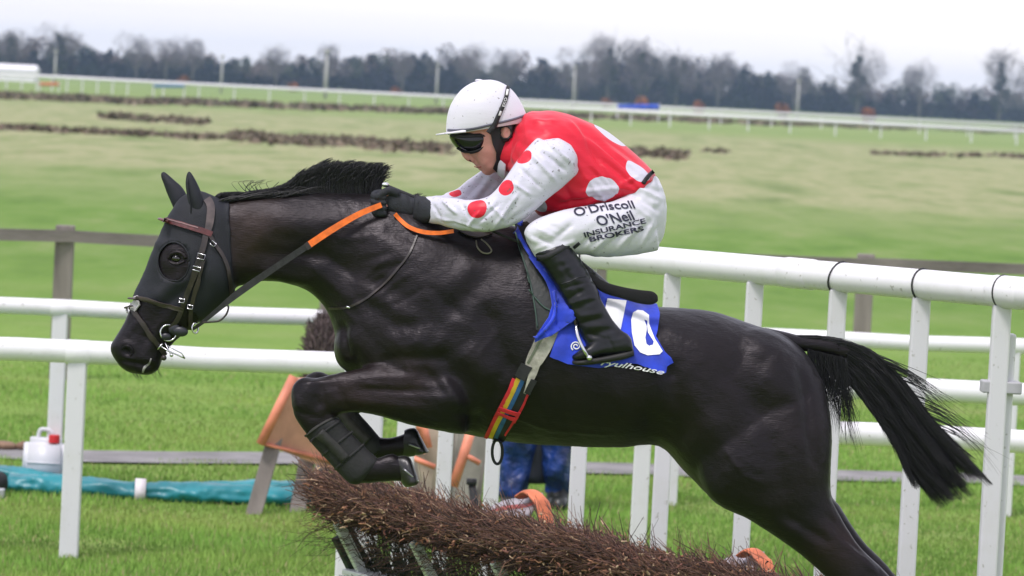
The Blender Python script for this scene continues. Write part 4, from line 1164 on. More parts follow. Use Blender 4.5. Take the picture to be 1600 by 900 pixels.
def tail():
    # dock
    V, Fc = loft_vf([(1195, 512, 1225, 560, .05, 0), (1225, 518, 1240, 550, .040, 0), (1255, 526, 1258, 549, .028, 0), (1285, 530, 1282, 552, .022, 0), (1310, 535, 1300, 556, .016, 0), (1330, 545, 1322, 560, .006, 0)], 16, 4)
    mesh_obj('tail_dock', V, Fc, M_COAT, horse)
    n = 8500
    NLK = 30
    lrs = np.random.default_rng(21)
    lockv = np.sort(lrs.random(NLK)); lockv = .25 * lockv + .75 * (np.arange(NLK) + .5) / NLK
    locklen = .86 + .16 * lrs.random(NLK); lockz = lrs.normal(size=NLK) * .022
    lw = lrs.normal(size=(NLK, 7, 2))
    lk = RNG.integers(0, NLK, n)
    v0 = np.clip(lockv[lk] + RNG.normal(size=n) * .06, 0, 1)
    s0 = RNG.random(n) ** 1.2 * .95
    up = np.array([(1225, 520), (1300, 525), (1362, 550), (1408, 594), (1452, 652), (1502, 704), (1556, 756)], float)
    lo = np.array([(1240, 540), (1288, 556), (1330, 596), (1368, 648), (1400, 700), (1428, 752), (1462, 806)], float)
    root = np.stack([1222 + 94 * s0, 529 + 14 * s0 + 8 * (v0 - .5)], axis=1)
    pts = []
    ts = np.linspace(0, 1, 7)
    end_t = locklen[lk] * (1 - .10 * RNG.random(n) ** 1.6)
    end_t *= np.where(RNG.random(n) < .16, .5 + .45 * RNG.random(n), 1)
    for k_ in range(7):
        tk = np.clip((s0 * .12 + (end_t - s0 * .12) * ts[k_]) * 6, 0, 5.999)
        i = np.clip(tk.astype(int), 0, 5); f = (tk - i)[:, None]
        U = up[i] * (1 - f) + up[i + 1] * f; Lw = lo[i] * (1 - f) + lo[i + 1] * f
        vv = (lockv[lk] + (v0 - lockv[lk]) * (1 - .36 * ts[k_]))[:, None]
        vv = .5 + (vv - .5) * (1 + .06 * math.sin(3 * ts[k_]))
        p = U * (1 - vv) + Lw * vv
        if k_ == 0: p = root
        elif k_ == 1: p = p * .72 + (root + [22, 6]) * .28
        p = p + lw[lk, k_] * (4.2 * ts[k_] ** .8) + RNG.normal(size=(n, 2)) * (1.3 * ts[k_])
        pts.append(Pn(p[:, 0], p[:, 1], DH + lockz[lk] * ts[k_] + (RNG.random(n) - .5) * (.03 + .05 * ts[k_]) + .03 * math.sin(ts[k_] * 3)))
    A = np.stack(pts, axis=1)
    # strays: below the root, along both edges
    m_ = 520; x0 = 1262 + 60 * RNG.random(m_); y0 = 545 + .25 * (x0 - 1262); ln = 40 + 110 * RNG.random(m_) * np.interp(x0, [1262, 1330], [.5, 1.2]); dx = 6 + 24 * RNG.random(m_)
    zz = (RNG.random(m_) - .5) * .06
    B = np.stack([Pn(x0 + dx * a_ ** 1.3 + RNG.normal(size=m_) * 1.5, y0 + ln * a_, DH + zz) for a_ in np.linspace(0, 1, 7)], axis=1)
    m2 = 90; t0 = .35 + .4 * RNG.random(m2); ii = t0 * 6; i = ii.astype(int); f = (ii - i)[:, None]; st = up[i] * (1 - f) + up[i + 1] * f
    cv = RNG.normal(size=m2); ln2 = 50 + 90 * RNG.random(m2)
    Cc = np.stack([Pn(st[:, 0] + ln2 * a_ * .85, st[:, 1] + ln2 * (a_ * .30 + .5 * a_ ** 2.5 * (.6 + .3 * cv)) - 3, DH + .02 * cv) for a_ in np.linspace(0, 1, 7)], axis=1)
    hairs('tail', np.concatenate([A, B, Cc]), .0011, M_HAIR, horse, 14)
tail()
# whiskers
n = 26; x0 = 205 + 45 * RNG.random(n); y0 = 583 - .2 * abs(x0 - 220); zz = (RNG.random(n) - .5) * .06
hairs('whiskers', np.stack([Pn(x0, y0 - 2, DH + zz), Pn(x0 + 2, y0 + 5, DH + zz), Pn(x0 + 5 + 4 * RNG.random(n), y0 + 9 + 6 * RNG.random(n), DH + zz)], axis=1), .0007, M_HAIR, horse, 5)
# ================================================================ THE JOCKEY
J0 = H(900, 420, 0)
jockey = thing('person', J0, 'jockey in white helmet and red silks with white spots crouching over the horse', 'jockey')
def spots_mat(name, base, spot, spots, rough=.45, dirt=0.0, bump=.3, sheen=0.1, extra=None):
    """spots: (px, py, depth offset, radius in metres)"""
    m, nt, b = newmat(name)
    tc = node(nt, 'ShaderNodeTexCoord'); col = base
    fac = None
    for sp in spots:
        px, py, o, rad = sp[:4]; k = sp[4] if len(sp) > 4 else 1.0
        vs = node(nt, 'ShaderNodeVectorMath', operation='SUBTRACT'); vs.inputs[1].default_value = tuple(H(px, py, o) - J0)
        nt.links.new(tc.outputs['Object'], vs.inputs[0])
        vd = node(nt, 'ShaderNodeVectorMath', operation='LENGTH'); nt.links.new(vs.outputs[0], vd.inputs[0])
        f = mathn(nt, 'LESS_THAN', vd.outputs['Value'], rad)
        fac = f if fac is None else mathn(nt, 'MAXIMUM', fac, f)
    if fac is not None: col = mixc(nt, fac, base, spot)
    if dirt:
        v = node(nt, 'ShaderNodeTexNoise'); v.inputs['Scale'].default_value = 95; v.inputs['Detail'].default_value = 2
        nt.links.new(tc.outputs['Object'], v.inputs['Vector'])
        r = node(nt, 'ShaderNodeMapRange'); r.inputs[1].default_value = .73 - dirt * .075; r.inputs[2].default_value = .75 - dirt * .075; nt.links.new(v.outputs[0], r.inputs[0])
        v2 = node(nt, 'ShaderNodeTexNoise'); v2.inputs['Scale'].default_value = 5; nt.links.new(tc.outputs['Object'], v2.inputs['Vector'])
        r2 = node(nt, 'ShaderNodeMapRange'); r2.inputs[1].default_value = .42; r2.inputs[2].default_value = .56; nt.links.new(v2.outputs[0], r2.inputs[0])
        col = mixc(nt, mathn(nt, 'MULTIPLY', mathn(nt, 'MULTIPLY', r.outputs[0], r2.outputs[0]), .75), col, (.09, .075, .06))
    if isinstance(col, tuple): b.inputs['Base Color'].default_value = (*col, 1)
    else: nt.links.new(col, b.inputs['Base Color'])
    b.inputs['Roughness'].default_value = rough; b.inputs['Specular IOR Level'].default_value = .35; b.inputs['Sheen Weight'].default_value = sheen
    n2 = node(nt, 'ShaderNodeTexNoise'); n2.inputs['Scale'].default_value = 13; n2.inputs['Detail'].default_value = 4
    mp = node(nt, 'ShaderNodeMapping'); mp.inputs['Scale'].default_value = (.5, 1.0, 2.2); mp.inputs['Rotation'].default_value = (0, .7, 0)
    nt.links.new(tc.outputs['Object'], mp.inputs[0]); nt.links.new(mp.outputs[0], n2.inputs['Vector'])
    bp = node(nt, 'ShaderNodeBump'); bp.inputs['Strength'].default_value = bump; bp.inputs['Distance'].default_value = .012
    nt.links.new(n2.outputs[0], bp.inputs['Height']); nt.links.new(bp.outputs[0], b.inputs['Normal'])
    return m
RED = (.62, .006, .028); WHITE = (.56, .54, .63)
M_SILK = spots_mat('red_silk', RED, WHITE, [(942, 302, -.19, .060), (1001, 262, -.14, .050), (955, 208, -.02, .065), (838, 312, -.10, .050), (900, 240, .2, .05)], .42, .12, .35)
M_SLEEVE = spots_mat('white_sleeve', (.55, .54, .63), RED, [(822, 249, -.235, .031), (793, 295, -.265, .030), (745, 325, -.275, .034), (712, 292, .12, .035)], .42, 1.0, .35)
M_BREECH = spots_mat('white_breeches', (.58, .575, .63), RED, [], .45, .55, .25)
M_SKIN = mat('skin', (.62, .285, .235), .5, .12, 18, bump=.15, bscale=120, bdist=.002)
M_SKIN.node_tree.nodes['Principled BSDF'].inputs['Subsurface Weight'].default_value = .08
M_BLACK = mat('black_fabric', (.012, .012, .014), .7, .3, 30, bump=.3, bscale=120, bdist=.002)
M_LEATHER = mat('black_boot_leather', (.005, .0055, .008), .33, .3, 20, bump=.15, bscale=40, spec=.4, bdist=.004)
M_SOLE = mat('boot_sole', (.014, .013, .012), .6, .3, 20)

SO = -.205   # near shoulder depth
from mathutils.geometry import tessellate_polygon
def poly_hole(name, outer, inner, tree, m, parent, off, thick, step, far=False):
    bm = bmesh.new()
    loops = [[Vector((x, -y, 0)) for x, y in outer], [Vector((x, -y, 0)) for x, y in inner][::-1]]
    tris = tessellate_polygon(loops); vs = [bm.verts.new(v) for l in loops for v in l]
    for t in tris:
        try: bm.faces.new([vs[i] for i in t])
        except ValueError: pass
    bmesh.ops.recalc_face_normals(bm, faces=bm.faces[:])
    return lay(name, bm, tree, m, parent, off, thick, step, far)
# ---- the body itself: one continuous skin
jb = []
jb.append(loft_vf([(706, 190, 812, 180, .066, 0), (706, 205, 812, 196, .072, 0), (710, 216, 808, 212, .073, 0), (719, 228, 804, 226, .070, 0), (731, 238, 799, 236, .065, 0), (742, 248, 794, 246, .056, 0), (748, 258, 788, 256, .045, 0),
                   (755, 266, 782, 264, .034, 0), (763, 271, 775, 269, .016, 0)], 28, 4, 2.2))
jb.append(loft_vf([(748, 158, 790, 158, .05, 0), (715, 172, 812, 170, .07, 0), (704, 192, 814, 186, .072, 0)], 24, 4))
jb.append(loft_vf([(713, 224, 730, 232, .010, 0), (718, 233, 738, 242, .014, 0), (722, 243, 744, 252, .021, 0), (729, 251, 746, 255, .017, 0), (739, 254, 748, 255, .006, 0)], 14, 4))   # nose
jb.append(ball_vf(745.5, 256.5, 0, 6, 3.6, .022, .7)); jb.append(ball_vf(750, 262, 0, 5.5, 3.6, .020, .7)); jb.append(ball_vf(761, 268, 0, 9, 6, .018, .3))
jb.append(ball_vf(792, 207, -.074, 8, 13, .010, .1)); jb.append(ball_vf(792, 207, .074, 8, 13, .010, .1))  # ears
jb.append(loft_vf([(782, 215, 790, 258, .050, 0), (805, 200, 800, 262, .056, 0), (830, 195, 815, 272, .075, 0)], 24, 4))    # neck
jb.append(loft_vf([(812, 196, 800, 262, .07, 0), (832, 190, 806, 280, .14, 0), (868, 188, 822, 298, .185, 0), (910, 202, 842, 314, .175, 0), (950, 222, 864, 328, .155, 0), (984, 248, 915, 322, .145, 0), (1010, 270, 962, 318, .14, 0),
                   (1026, 292, 965, 345, .155, 0), (1034, 330, 975, 380, .155, 0), (1026, 376, 985, 388, .10, 0)], 32, 4))
def arm(o, pts):
    return [loft_vf([(a, b, c, d, w_, q) for a, b, c, d, w_, q in pts], 20, 4)]
jb += arm(0, [(842, 208, 905, 285, .060, -.13), (826, 222, 884, 285, .055, SO), (802, 250, 858, 298, .046, SO - .02), (784, 285, 824, 326, .040, SO - .03), (766, 306, 800, 345, .038, SO - .03), (742, 316, 762, 354, .038, SO - .03), (712, 316, 716, 354, .035, SO), (684, 314, 684, 348, .028, SO + .05), (664, 312, 662, 344, .025, SO + .09), (648, 310, 645, 342, .026, SO + .11)])
jb += arm(0, [(842, 205, 880, 280, .060, .13), (822, 215, 850, 270, .055, .19), (782, 245, 812, 285, .046, .21), (748, 272, 778, 312, .040, .20), (718, 300, 752, 338, .038, .17), (690, 312, 708, 346, .033, .12), (655, 315, 660, 345, .028, .08), (630, 310, 634, 340, .028, .06)])
NL = [(1012, 285, 1024, 386, .085, -.08), (978, 308, 988, 392, .095, -.13), (935, 320, 940, 396, .085, -.19), (895, 326, 896, 390, .072, -.235), (862, 334, 868, 386, .060, -.26), (838, 346, 852, 384, .050, -.275), (826, 360, 842, 382, .035, -.28)]
jb.append(loft_vf(NL, 24, 4))
SH = [(826, 358, 880, 366, .05, -.28), (836, 385, 886, 378, .050, -.285), (858, 424, 910, 410, .052, -.29), (880, 462, 928, 450, .045, -.295), (896, 496, 944, 486, .038, -.30), (910, 524, 958, 514, .033, -.30), (925, 548, 965, 545, .03, -.30)]
jb.append(loft_vf(SH, 20, 4)); jb.append(loft_vf([(975, 528, 982, 548, .026, -.30), (945, 528, 950, 555, .032, -.30), (915, 545, 918, 562, .03, -.30)], 16, 3))
mirror = lambda st, dx, dy: [(a + dx, b + dy, c + dx, d + dy, w_, -q) for a, b, c, d, w_, q in st]
jb.append(loft_vf(mirror(NL, -8, -12), 24, 4)); jb.append(loft_vf(mirror(SH, -12, -8), 20, 4)); jb.append(loft_vf(mirror([(975, 528, 982, 548, .026, -.30), (945, 528, 950, 555, .032, -.30), (915, 545, 918, 562, .03, -.30)], -12, -8), 16, 3))
# hands: palm, four bent fingers and a thumb closed on the rein
def hand(ox, oy, o, sgn):
    L = []
    L.append(loft_vf([(646 + ox, 311 + oy, 644 + ox, 340 + oy, .022, o), (630 + ox, 304 + oy, 628 + ox, 338 + oy, .024, o), (612 + ox, 298 + oy, 610 + ox, 332 + oy, .022, o), (600 + ox, 297 + oy, 598 + ox, 326 + oy, .016, o)], 18, 3))
    for i in range(4):
        d_ = o - sgn * (.020 - .0 * i) ; fy = 301 + 8.2 * i + oy; ln = (1.0, 1.08, 1.02, .85)[i]
        P4 = [P(606 + ox, fy, DH + o + sgn * .006), P(592 + ox - 3 * ln, fy + 1, DH + o + sgn * .000), P(584 + ox + (1 - ln) * 10, fy + 5, DH + o - sgn * .018 ), P(592 + ox, fy + 8, DH + o - sgn * .032), P(603 + ox, fy + 8, DH + o - sgn * .030)]
        mb = MB(); mb.tube(cr_interp(P4, 4), [.0105 - .0035 * k / 16 for k in range(17)], 10); L.append((mb.v, mb.f))
    P4 = [P(622 + ox, 303 + oy, DH + o - sgn * .015), P(608 + ox, 298 + oy, DH + o - sgn * .026), P(596 + ox, 303 + oy, DH + o - sgn * .034), P(588 + ox, 309 + oy, DH + o - sgn * .034)]
    mb = MB(); mb.tube(cr_interp(P4, 4), [.012 - .004 * k / 12 for k in range(13)], 10); L.append((mb.v, mb.f))
    return L
hn = hand(0, 0, SO + .12, 1); hf = hand(-18, 4, .055, -1)
jb += hn + hf
jbody = fuse('body', jb, .0055, 4, M_SKIN, jockey)
sculpt(jbody, [('b', 724, 226, 10, 6, 40, -.006), ('f', 742, 262, 752, 258, 1.6, -.003), ('f', 745, 245, 760, 258, 6, .003), ('f', 740, 250, 746, 258, 2, -.0025), ('b', 768, 250, 12, 10, 0, -.003), ('b', 733, 250, 2.2, 2, 0, -.004), ('b', 793, 209, 4, 7, 10, -.006)], 'both')
V = verts_np(jbody); N_ = norms_np(jbody); X_, Y_, D_ = to_px(V + root_off(jbody))
cover = ~((X_ < 808) & (Y_ < 274) & (X_ > 690) & (abs(D_ - DH) < .10)) & (X_ > 612)
V = V - N_ * (cover * .014)[:, None]
jbody.data.vertices.foreach_set('co', V.ravel()); jbody.data.update()
T_J = bvh(jbody)
V, Fc = strap_vf(T_J, [(741, 260), (746, 261.5), (752, 260.5)], 1.5, .0003, .001, sub=4); mesh_obj('lips', V, Fc, mat('lips', (.40, .10, .09), .5), jockey)

V, Fc = ball_vf(735, 251, -.014, 2.6, 1.5, .004, .3); mesh_obj('nostril', V, Fc, mat('nostril_shade', (.10, .03, .025), .7), jockey)
# ---- gloves follow the hands exactly
M_GLOVE = mat('black_glove', (.012, .014, .020), .75, .3, 30, bump=.6, bscale=160, bdist=.003)
def glove_from(pieces_, cuff):
    g = fuse('glove', pieces_ + [loft_vf(cuff, 20, 4)], .004, 2, M_GLOVE, jockey)
    V = verts_np(g) + norms_np(g) * .0035
    g.data.vertices.foreach_set('co', V.ravel()); g.data.update()
    return g
glv = glove_from(hn, [(650, 306, 646, 344, .030, SO + .11), (664, 309, 660, 347, .032, SO + .09), (676, 312, 672, 346, .030, SO + .07)])
sculpt(glv, [('f', 652, 308, 650, 345, 2, -.002), ('f', 645, 306, 642, 343, 1.5, .002), ('f', 630, 302, 640, 320, 2, .002)], 'near')
glove_from(hf, [(632, 310, 628, 344, .030, .055), (650, 314, 646, 346, .032, .07)])

# ---- silks: torso
silk_st = [(806, 196, 788, 256, .060, 0), (818, 178, 795, 272, .115, 0), (845, 173, 800, 288, .185, 0), (880, 177, 812, 306, .215, 0), (918, 190, 832, 328, .200, 0), (950, 207, 850, 340, .182, 0), (984, 233, 905, 334, .172, 0),
           (1008, 255, 950, 324, .168, 0), (1022, 270, 975, 318, .163, 0), (1026, 276, 985, 314, .150, 0)]
silk = fuse('silks_top', [loft_vf(silk_st, 40, 5, 2.15), ball_vf(868, 236, -.12, 40, 46, .075, .8), ball_vf(860, 232, .13, 44, 50, .085, .8)], .0065, 6, M_SILK, jockey)
folds = [('f', 905, 200, 960, 300, 4, -.009), ('f', 915, 215, 990, 280, 3.2, .0075), ('f', 885, 185, 925, 230, 4, .0085), ('f', 930, 240, 1000, 300, 3.4, -.0085), ('f', 900, 300, 985, 292, 3.4, .0085), ('f', 870, 320, 960, 305, 3.4, -.0085),
         ('f', 855, 330, 930, 318, 4, .0085), ('f', 910, 270, 950, 320, 3.2, .0075), ('f', 920, 262, 968, 312, 3, -.007), ('f', 830, 190, 870, 190, 4, .0085), ('f', 820, 200, 850, 205, 4, -.005), ('f', 800, 260, 845, 290, 3.4, .0085), ('f', 940, 215, 1010, 262, 4, -.004),
         ('f', 950, 232, 1012, 280, 3, .006), ('f', 965, 290, 1000, 275, 3, .005), ('f', 880, 285, 900, 330, 4, -.005), ('f', 812, 220, 800, 255, 3.4, .0085), ('f', 955, 270, 975, 312, 3, -.004)]
sculpt(silk, folds, 'near', wr=[(120, 14, .06, 38, .006, 1)])
# sleeves
slv_n = [(842, 214, 905, 262, .050, -.175), (836, 218, 902, 272, .062, SO + .01), (818, 238, 884, 288, .064, SO - .005), (800, 262, 858, 310, .060, SO - .02), (784, 284, 832, 332, .056, SO - .03), (768, 302, 806, 350, .052, SO - .03), (748, 311, 768, 361, .050, SO - .03), (720, 311, 724, 360, .047, SO - .005), (692, 308, 690, 352, .041, SO + .04), (672, 307, 668, 348, .036, SO + .08), (664, 308, 660, 345, .034, SO + .09)]
M_CUFF = M_SLEEVE
sl_n = fuse('sleeve', [loft_vf(slv_n, 32, 5, 2.1), ball_vf(866, 252, -.192, 38, 36, .074, .5)], .005, 4, M_SLEEVE, jockey)
sf = [('f', 770, 358, 812, 300, 2.6, .0062), ('f', 790, 350, 835, 318, 2.6, -.0060), ('f', 745, 350, 780, 318, 2.6, -.0060), ('f', 730, 355, 750, 330, 2.6, .0062), ('f', 690, 312, 715, 335, 2.6, .0062), ('f', 700, 345, 740, 357, 2.4, -.005), ('f', 675, 318, 690, 345, 2.5, -.004),
      ('f', 830, 240, 870, 285, 3.4, .0065), ('f', 845, 235, 885, 268, 3.4, -.0065), ('f', 812, 262, 848, 296, 2.4, -.005), ('f', 800, 285, 830, 305, 2.4, .005), ('f', 860, 225, 892, 255, 2.6, .0062), ('f', 765, 318, 790, 345, 2.4, .005), ('f', 722, 318, 735, 345, 2.4, -.005), ('f', 682, 340, 760, 360, 2.4, .005)]
sf = [f[:-1] + (f[-1] * 1.35,) for f in sf]
sculpt(sl_n, sf, 'near', wr=[(70, 14, .05, -62, .0032, 3)])
slv_f = [(850, 208, 884, 262, .050, .14), (826, 214, 858, 270, .062, .19), (790, 236, 822, 284, .060, .212), (756, 262, 792, 308, .056, .205), (722, 288, 764, 332, .054, .19), (700, 302, 728, 348, .050, .15), (672, 308, 682, 348, .042, .10), (650, 310, 654, 346, .036, .075), (642, 311, 645, 345, .034, .07)]
sl_f = fuse('sleeve', [loft_vf(slv_f, 28, 5, 2.1)], .006, 4, M_SLEEVE, jockey)
sculpt(sl_f, [('f', 715, 300, 760, 330, 3, .005), ('f', 735, 280, 775, 300, 3, -.006), ('f', 750, 268, 790, 290, 3, .006), ('f', 700, 310, 720, 335, 3, -.005)], 'both', wr=[(50, 9, .05, -50, .006, 6)])
# collar and undershirt
T_S = bvh(silk)
V, Fc = loft_vf([(790, 208, 776, 258, .062, 0), (800, 198, 784, 264, .074, 0), (812, 188, 796, 270, .09, 0)], 30, 4, 2.1); c = mesh_obj('collar', V, Fc, M_SILK, jockey)
V, Fc = loft_vf([(779, 232, 771, 262, .040, -.004), (786, 226, 780, 275, .050, -.004), (792, 226, 789, 280, .052, -.004)], 30, 4, 2.1); mesh_obj('undershirt', V, Fc, M_BREECH, jockey)

# ---- breeches
br = [loft_vf([(1006, 258, 962, 322, .135, 0), (1018, 268, 962, 330, .158, 0), (1032, 285, 964, 352, .170, 0), (1041, 315, 970, 378, .172, 0), (1041, 345, 978, 394, .160, 0), (1034, 374, 990, 396, .125, 0), (1022, 388, 1000, 394, .05, 0)], 36, 5, 2.1)]
BT = [(1018, 282, 1030, 392, .09, -.07), (982, 306, 992, 398, .108, -.13), (938, 318, 944, 402, .100, -.19), (898, 324, 902, 398, .088, -.235), (864, 332, 872, 396, .076, -.262), (838, 342, 858, 398, .066, -.278), (822, 354, 848, 396, .056, -.284), (817, 366, 842, 392, .04, -.286)]
SB = [(818, 362, 876, 364, .058, -.28), (824, 380, 884, 374, .060, -.282), (832, 394, 890, 382, .058, -.285), (840, 404, 892, 392, .055, -.287)]
br += [loft_vf(BT, 30, 5, 2.1), loft_vf(SB, 26, 4), loft_vf(mirror(BT, -8, -12), 30, 5), loft_vf(mirror(SB, -12, -8), 26, 4)]
bree = fuse('breeches', br, .0065, 6, M_BREECH, jockey)
bf = [('f', 900, 392, 930, 365, 3.6, -.0085), ('f', 918, 395, 950, 368, 3.6, .0085), ('f', 935, 397, 975, 362, 3.6, -.0085), ('f', 955, 396, 995, 355, 3.6, .0075), ('f', 975, 395, 1010, 350, 3.4, -.0085), ('f', 995, 390, 1022, 345, 3.2, .007), ('f', 1010, 385, 1032, 350, 3, -.004),
      ('f', 985, 300, 1030, 330, 4, -.008), ('f', 990, 290, 1034, 312, 3.2, .007), ('f', 982, 315, 1020, 345, 3, .004), ('f', 835, 355, 868, 372, 3.2, .007), ('f', 828, 366, 866, 384, 3.4, -.0085), ('f', 840, 345, 880, 360, 4, -.004), ('f', 878, 385, 900, 376, 3.2, .007), ('f', 870, 372, 895, 350, 4, -.007), ('f', 1010, 292, 1036, 300, 3, -.004), ('f', 832, 392, 862, 380, 2.5, .004)]
sculpt(bree, bf, 'near', wr=[(80, 12, .05, -42, .004, 2)])
T_B = bvh(bree)
V, Fc = strap_vf(bvh(silk), [(1021, 268), (1012, 276), (1004, 287)], 6, .001, .004, sub=5); mesh_obj('waistband', V, Fc, M_BLACK, jockey)
V, Fc = strap_vf(T_B, [(896, 387), (905, 379)], 4, .001, .003, sub=3); mesh_obj('knee_tab', V, Fc, M_BLACK, bree)

# lettering on the thigh
M_INK = mat('navy_ink', (.012, .012, .035), .6, .1, 5)
def text_bm(txt, size, bold=0.0, shear=0.0, spacing=1.0):
    cu = bpy.data.curves.new('t', 'FONT'); cu.body = txt; cu.size = size; cu.offset = bold; cu.shear = shear; cu.space_character = spacing
    cu.resolution_u = 4; cu.align_x = 'CENTER'; cu.align_y = 'CENTER'
    o = bpy.data.objects.new('t', cu); COL.objects.link(o); bpy.context.view_layer.update()
    me = bpy.data.meshes.new_from_object(o.evaluated_get(bpy.context.evaluated_depsgraph_get()))
    bm = bmesh.new(); bm.from_mesh(me); bpy.data.objects.remove(o); bpy.data.meshes.remove(me); bpy.data.curves.remove(cu)
    return bm
def lettering(name, txt, cx, cy, w_, h_, ang, tree, m, parent, bold=.0, shear=0.0, arc=0.0, off=.0025, spacing=1.0, far=False, tilt=0.0):
    bm = text_bm(txt, 10, bold, shear, spacing)
    xs = [v.co.x for v in bm.verts]; ys = [v.co.y for v in bm.verts]
    x0, x1, y0, y1 = min(xs), max(xs), min(ys), max(ys)
    a = math.radians(ang)
    for v in bm.verts:
        u = (v.co.x - (x0 + x1) / 2) / (x1 - x0); q = (v.co.y - (y0 + y1) / 2) / (y1 - y0)
        X = u * w_ + q * h_ * tilt; Y = q * h_ + arc * (u * u * 4) 
        v.co = Vector((cx + X * math.cos(a) - Y * math.sin(a), -(cy) + X * math.sin(a) + Y * math.cos(a), 0))
    bmesh.ops.triangulate(bm, faces=bm.faces[:])
    return lay(name, bm, tree, m, parent, off, .0006, 4.0, far)
lettering('lettering', "O'Driscoll", 943, 323.5, 94, 13, 8, T_B, M_INK, bree, bold=.12, arc=-3, tilt=-.3)
lettering('lettering', "O'Neil", 960, 341, 57, 16.5, 10, T_B, M_INK, bree, bold=.14, tilt=-.3)
lettering('lettering', "INSURANCE", 960, 356, 98, 8, 13, T_B, M_INK, bree, bold=.2, tilt=-.1)
lettering('lettering', "BROKERS", 963, 365.5, 86, 8, 12, T_B, M_INK, bree, bold=.26, tilt=-.1)

# ---- riding boots
def ride_boot(fn, sgn):
    st = fn([(834, 396, 888, 378, .058, -.286), (838, 403, 892, 385, .059, -.287), (857, 430, 910, 411, .059, -.29), (877, 462, 930, 446, .053, -.295), (892, 494, 946, 480, .047, -.298), (905, 518, 962, 506, .042, -.30), (914, 536, 977, 522, .040, -.30), (922, 550, 984, 540, .038, -.30)])
    ft = fn([(986, 528, 990, 548, .020, -.30), (978, 520, 986, 553, .034, -.30), (958, 517, 968, 556, .040, -.30), (936, 524, 944, 559, .043, -.302), (915, 541, 922, 563, .043, -.305), (900, 551, 904, 565, .034, -.306), (893, 556, 895, 563, .014, -.306)])
    q = fuse('riding_boot', [loft_vf(st, 30, 5, 2.1), loft_vf(ft, 24, 5, 2.2)], .0045, 4, M_LEATHER, jockey)
    so = fn([(990, 546, 991, 556, .022, -.30), (974, 550, 977, 561, .036, -.30), (950, 555, 952, 566, .041, -.302), (922, 560, 923, 570, .044, -.305), (902, 563, 902, 571, .034, -.306), (894, 563, 894, 568, .012, -.306)])
    V, Fc = loft_vf(so, 22, 4, 3.0); mesh_obj('sole', V, Fc, M_SOLE, q)
    return q
rb = ride_boot(lambda s_: s_, 1)
sculpt(rb, [('f', 896, 498, 948, 484, 4.2, .003), ('f', 900, 506, 955, 495, 4.2, -.0036), ('f', 905, 515, 962, 505, 4.2, .0036), ('f', 910, 524, 968, 514, 4.2, -.003), ('f', 890, 486, 938, 468, 4.2, -.003), ('f', 886, 478, 930, 462, 3, .004), ('f', 882, 470, 915, 452, 3, -.003),
            ('f', 868, 430, 905, 500, 6, .003), ('f', 946, 520, 962, 552, 1.6, -.003), ('f', 915, 533, 955, 527, 4, .004), ('f', 872, 405, 912, 470, 5, -.003), ('f', 912, 520, 950, 530, 3, -.004), ('f', 875, 452, 925, 440, 1.5, -.003)], 'near', wr=[(26, 7, .04, -18, .0022, 3)])
s_m = rb.modifiers.new('s', 'SMOOTH'); s_m.iterations = 3; s_m.factor = .5; evaluate(rb)
T_RB = bvh(rb)
V, Fc = strap_vf(T_RB, [(838, 403), (852, 402), (870, 393), (888, 382)], 9, .0, .004, sub=5); mesh_obj('boot_top_band', V, Fc, M_BLACK, rb)
V, Fc = strap_vf(T_RB, [(876, 444), (890, 440), (903, 434), (916, 432)], 1.6, .0, .002, sub=4); mesh_obj('seam', V, Fc, M_LEATHER, rb)
ride_boot(lambda s_: mirror(s_, -12, -8), -1)

# ---- helmet with silk cover
M_HELM = spots_mat('white_helmet_silk', (.64, .62, .69), RED, [], .35, .55, .18)
hs = [(700, 211, 824, 191, .103, 0), (697, 203, 824, 184, .110, 0), (699, 180, 818, 168, .112, 0), (706, 160, 808, 150, .104, 0), (720, 141, 795, 136, .085, 0), (736, 130, 780, 127.5, .055, 0), (752, 125, 767, 124.5, .018, 0)]
V, Fc = loft_vf(hs, 40, 6, 2.0); helm = mesh_obj('helmet', V, Fc, M_HELM, jockey)
sculpt(helm, [('f', 745, 190, 790, 165, 4, .0025), ('f', 750, 197, 800, 178, 3, .0025), ('f', 735, 186, 770, 150, 4, .002), ('f', 790, 185, 815, 172, 3, .0025), ('f', 765, 200, 810, 190, 3, -.002), ('f', 740, 175, 760, 135, 3, .0016)], 'near')
T_HM = bvh(helm)
# peak
V = []; Fc = []
n = 18
for i in range(n + 1):
    a = -math.pi / 2 + math.pi * i / n; w_ = math.sin(a); c = math.cos(a)
    for k, (ext, dy) in enumerate(((0, 0), (.5, 1.2), (1.0, 3.0))):
        for th in (0, 2.2):
            V.append(P(706 - c * 5 - ext * 20 * (c ** .6 if c > 0 else 0) + (1 - c) * 22, 206.5 + dy + th - (1 - c) * 4.5, DH + w_ * (.090 + .004 * ext)))
for i in range(n):
    for k in range(2):
        a = i * 6 + k * 2; b_ = a + 6
        Fc += [(a, a + 2, b_ + 2, b_), (a + 1, b_ + 1, b_ + 3, a + 3)]
    a = i * 6 + 4; Fc.append((a, a + 1, a + 7, a + 6)); a = i * 6; Fc.append((a, a + 6, a + 7, a + 1))
mesh_obj('peak', V, Fc, M_HELM, helm)
M_BAND = mat('grey_band', (.12, .12, .16), .6)
for far in (False, True):
    V, Fc = strap_vf(T_HM, [(700, 203), (716, 203.5), (740, 201), (770, 194), (800, 187), (821, 180)], 3.6, .0005, .002, far, 5); mesh_obj('band', V, Fc, M_BAND, helm)
    V, Fc = strap_vf(T_HM, [(793, 136), (790, 152), (785, 166), (778, 182), (772, 196), (763, 208)], [5, 6, 6.4, 7, 8, 9], .002, .003, far, 6); gs = mesh_obj('goggle_strap', V, Fc, M_BLACK, helm)
M_WHT = mat('white_print', (.75, .75, .75), .6)
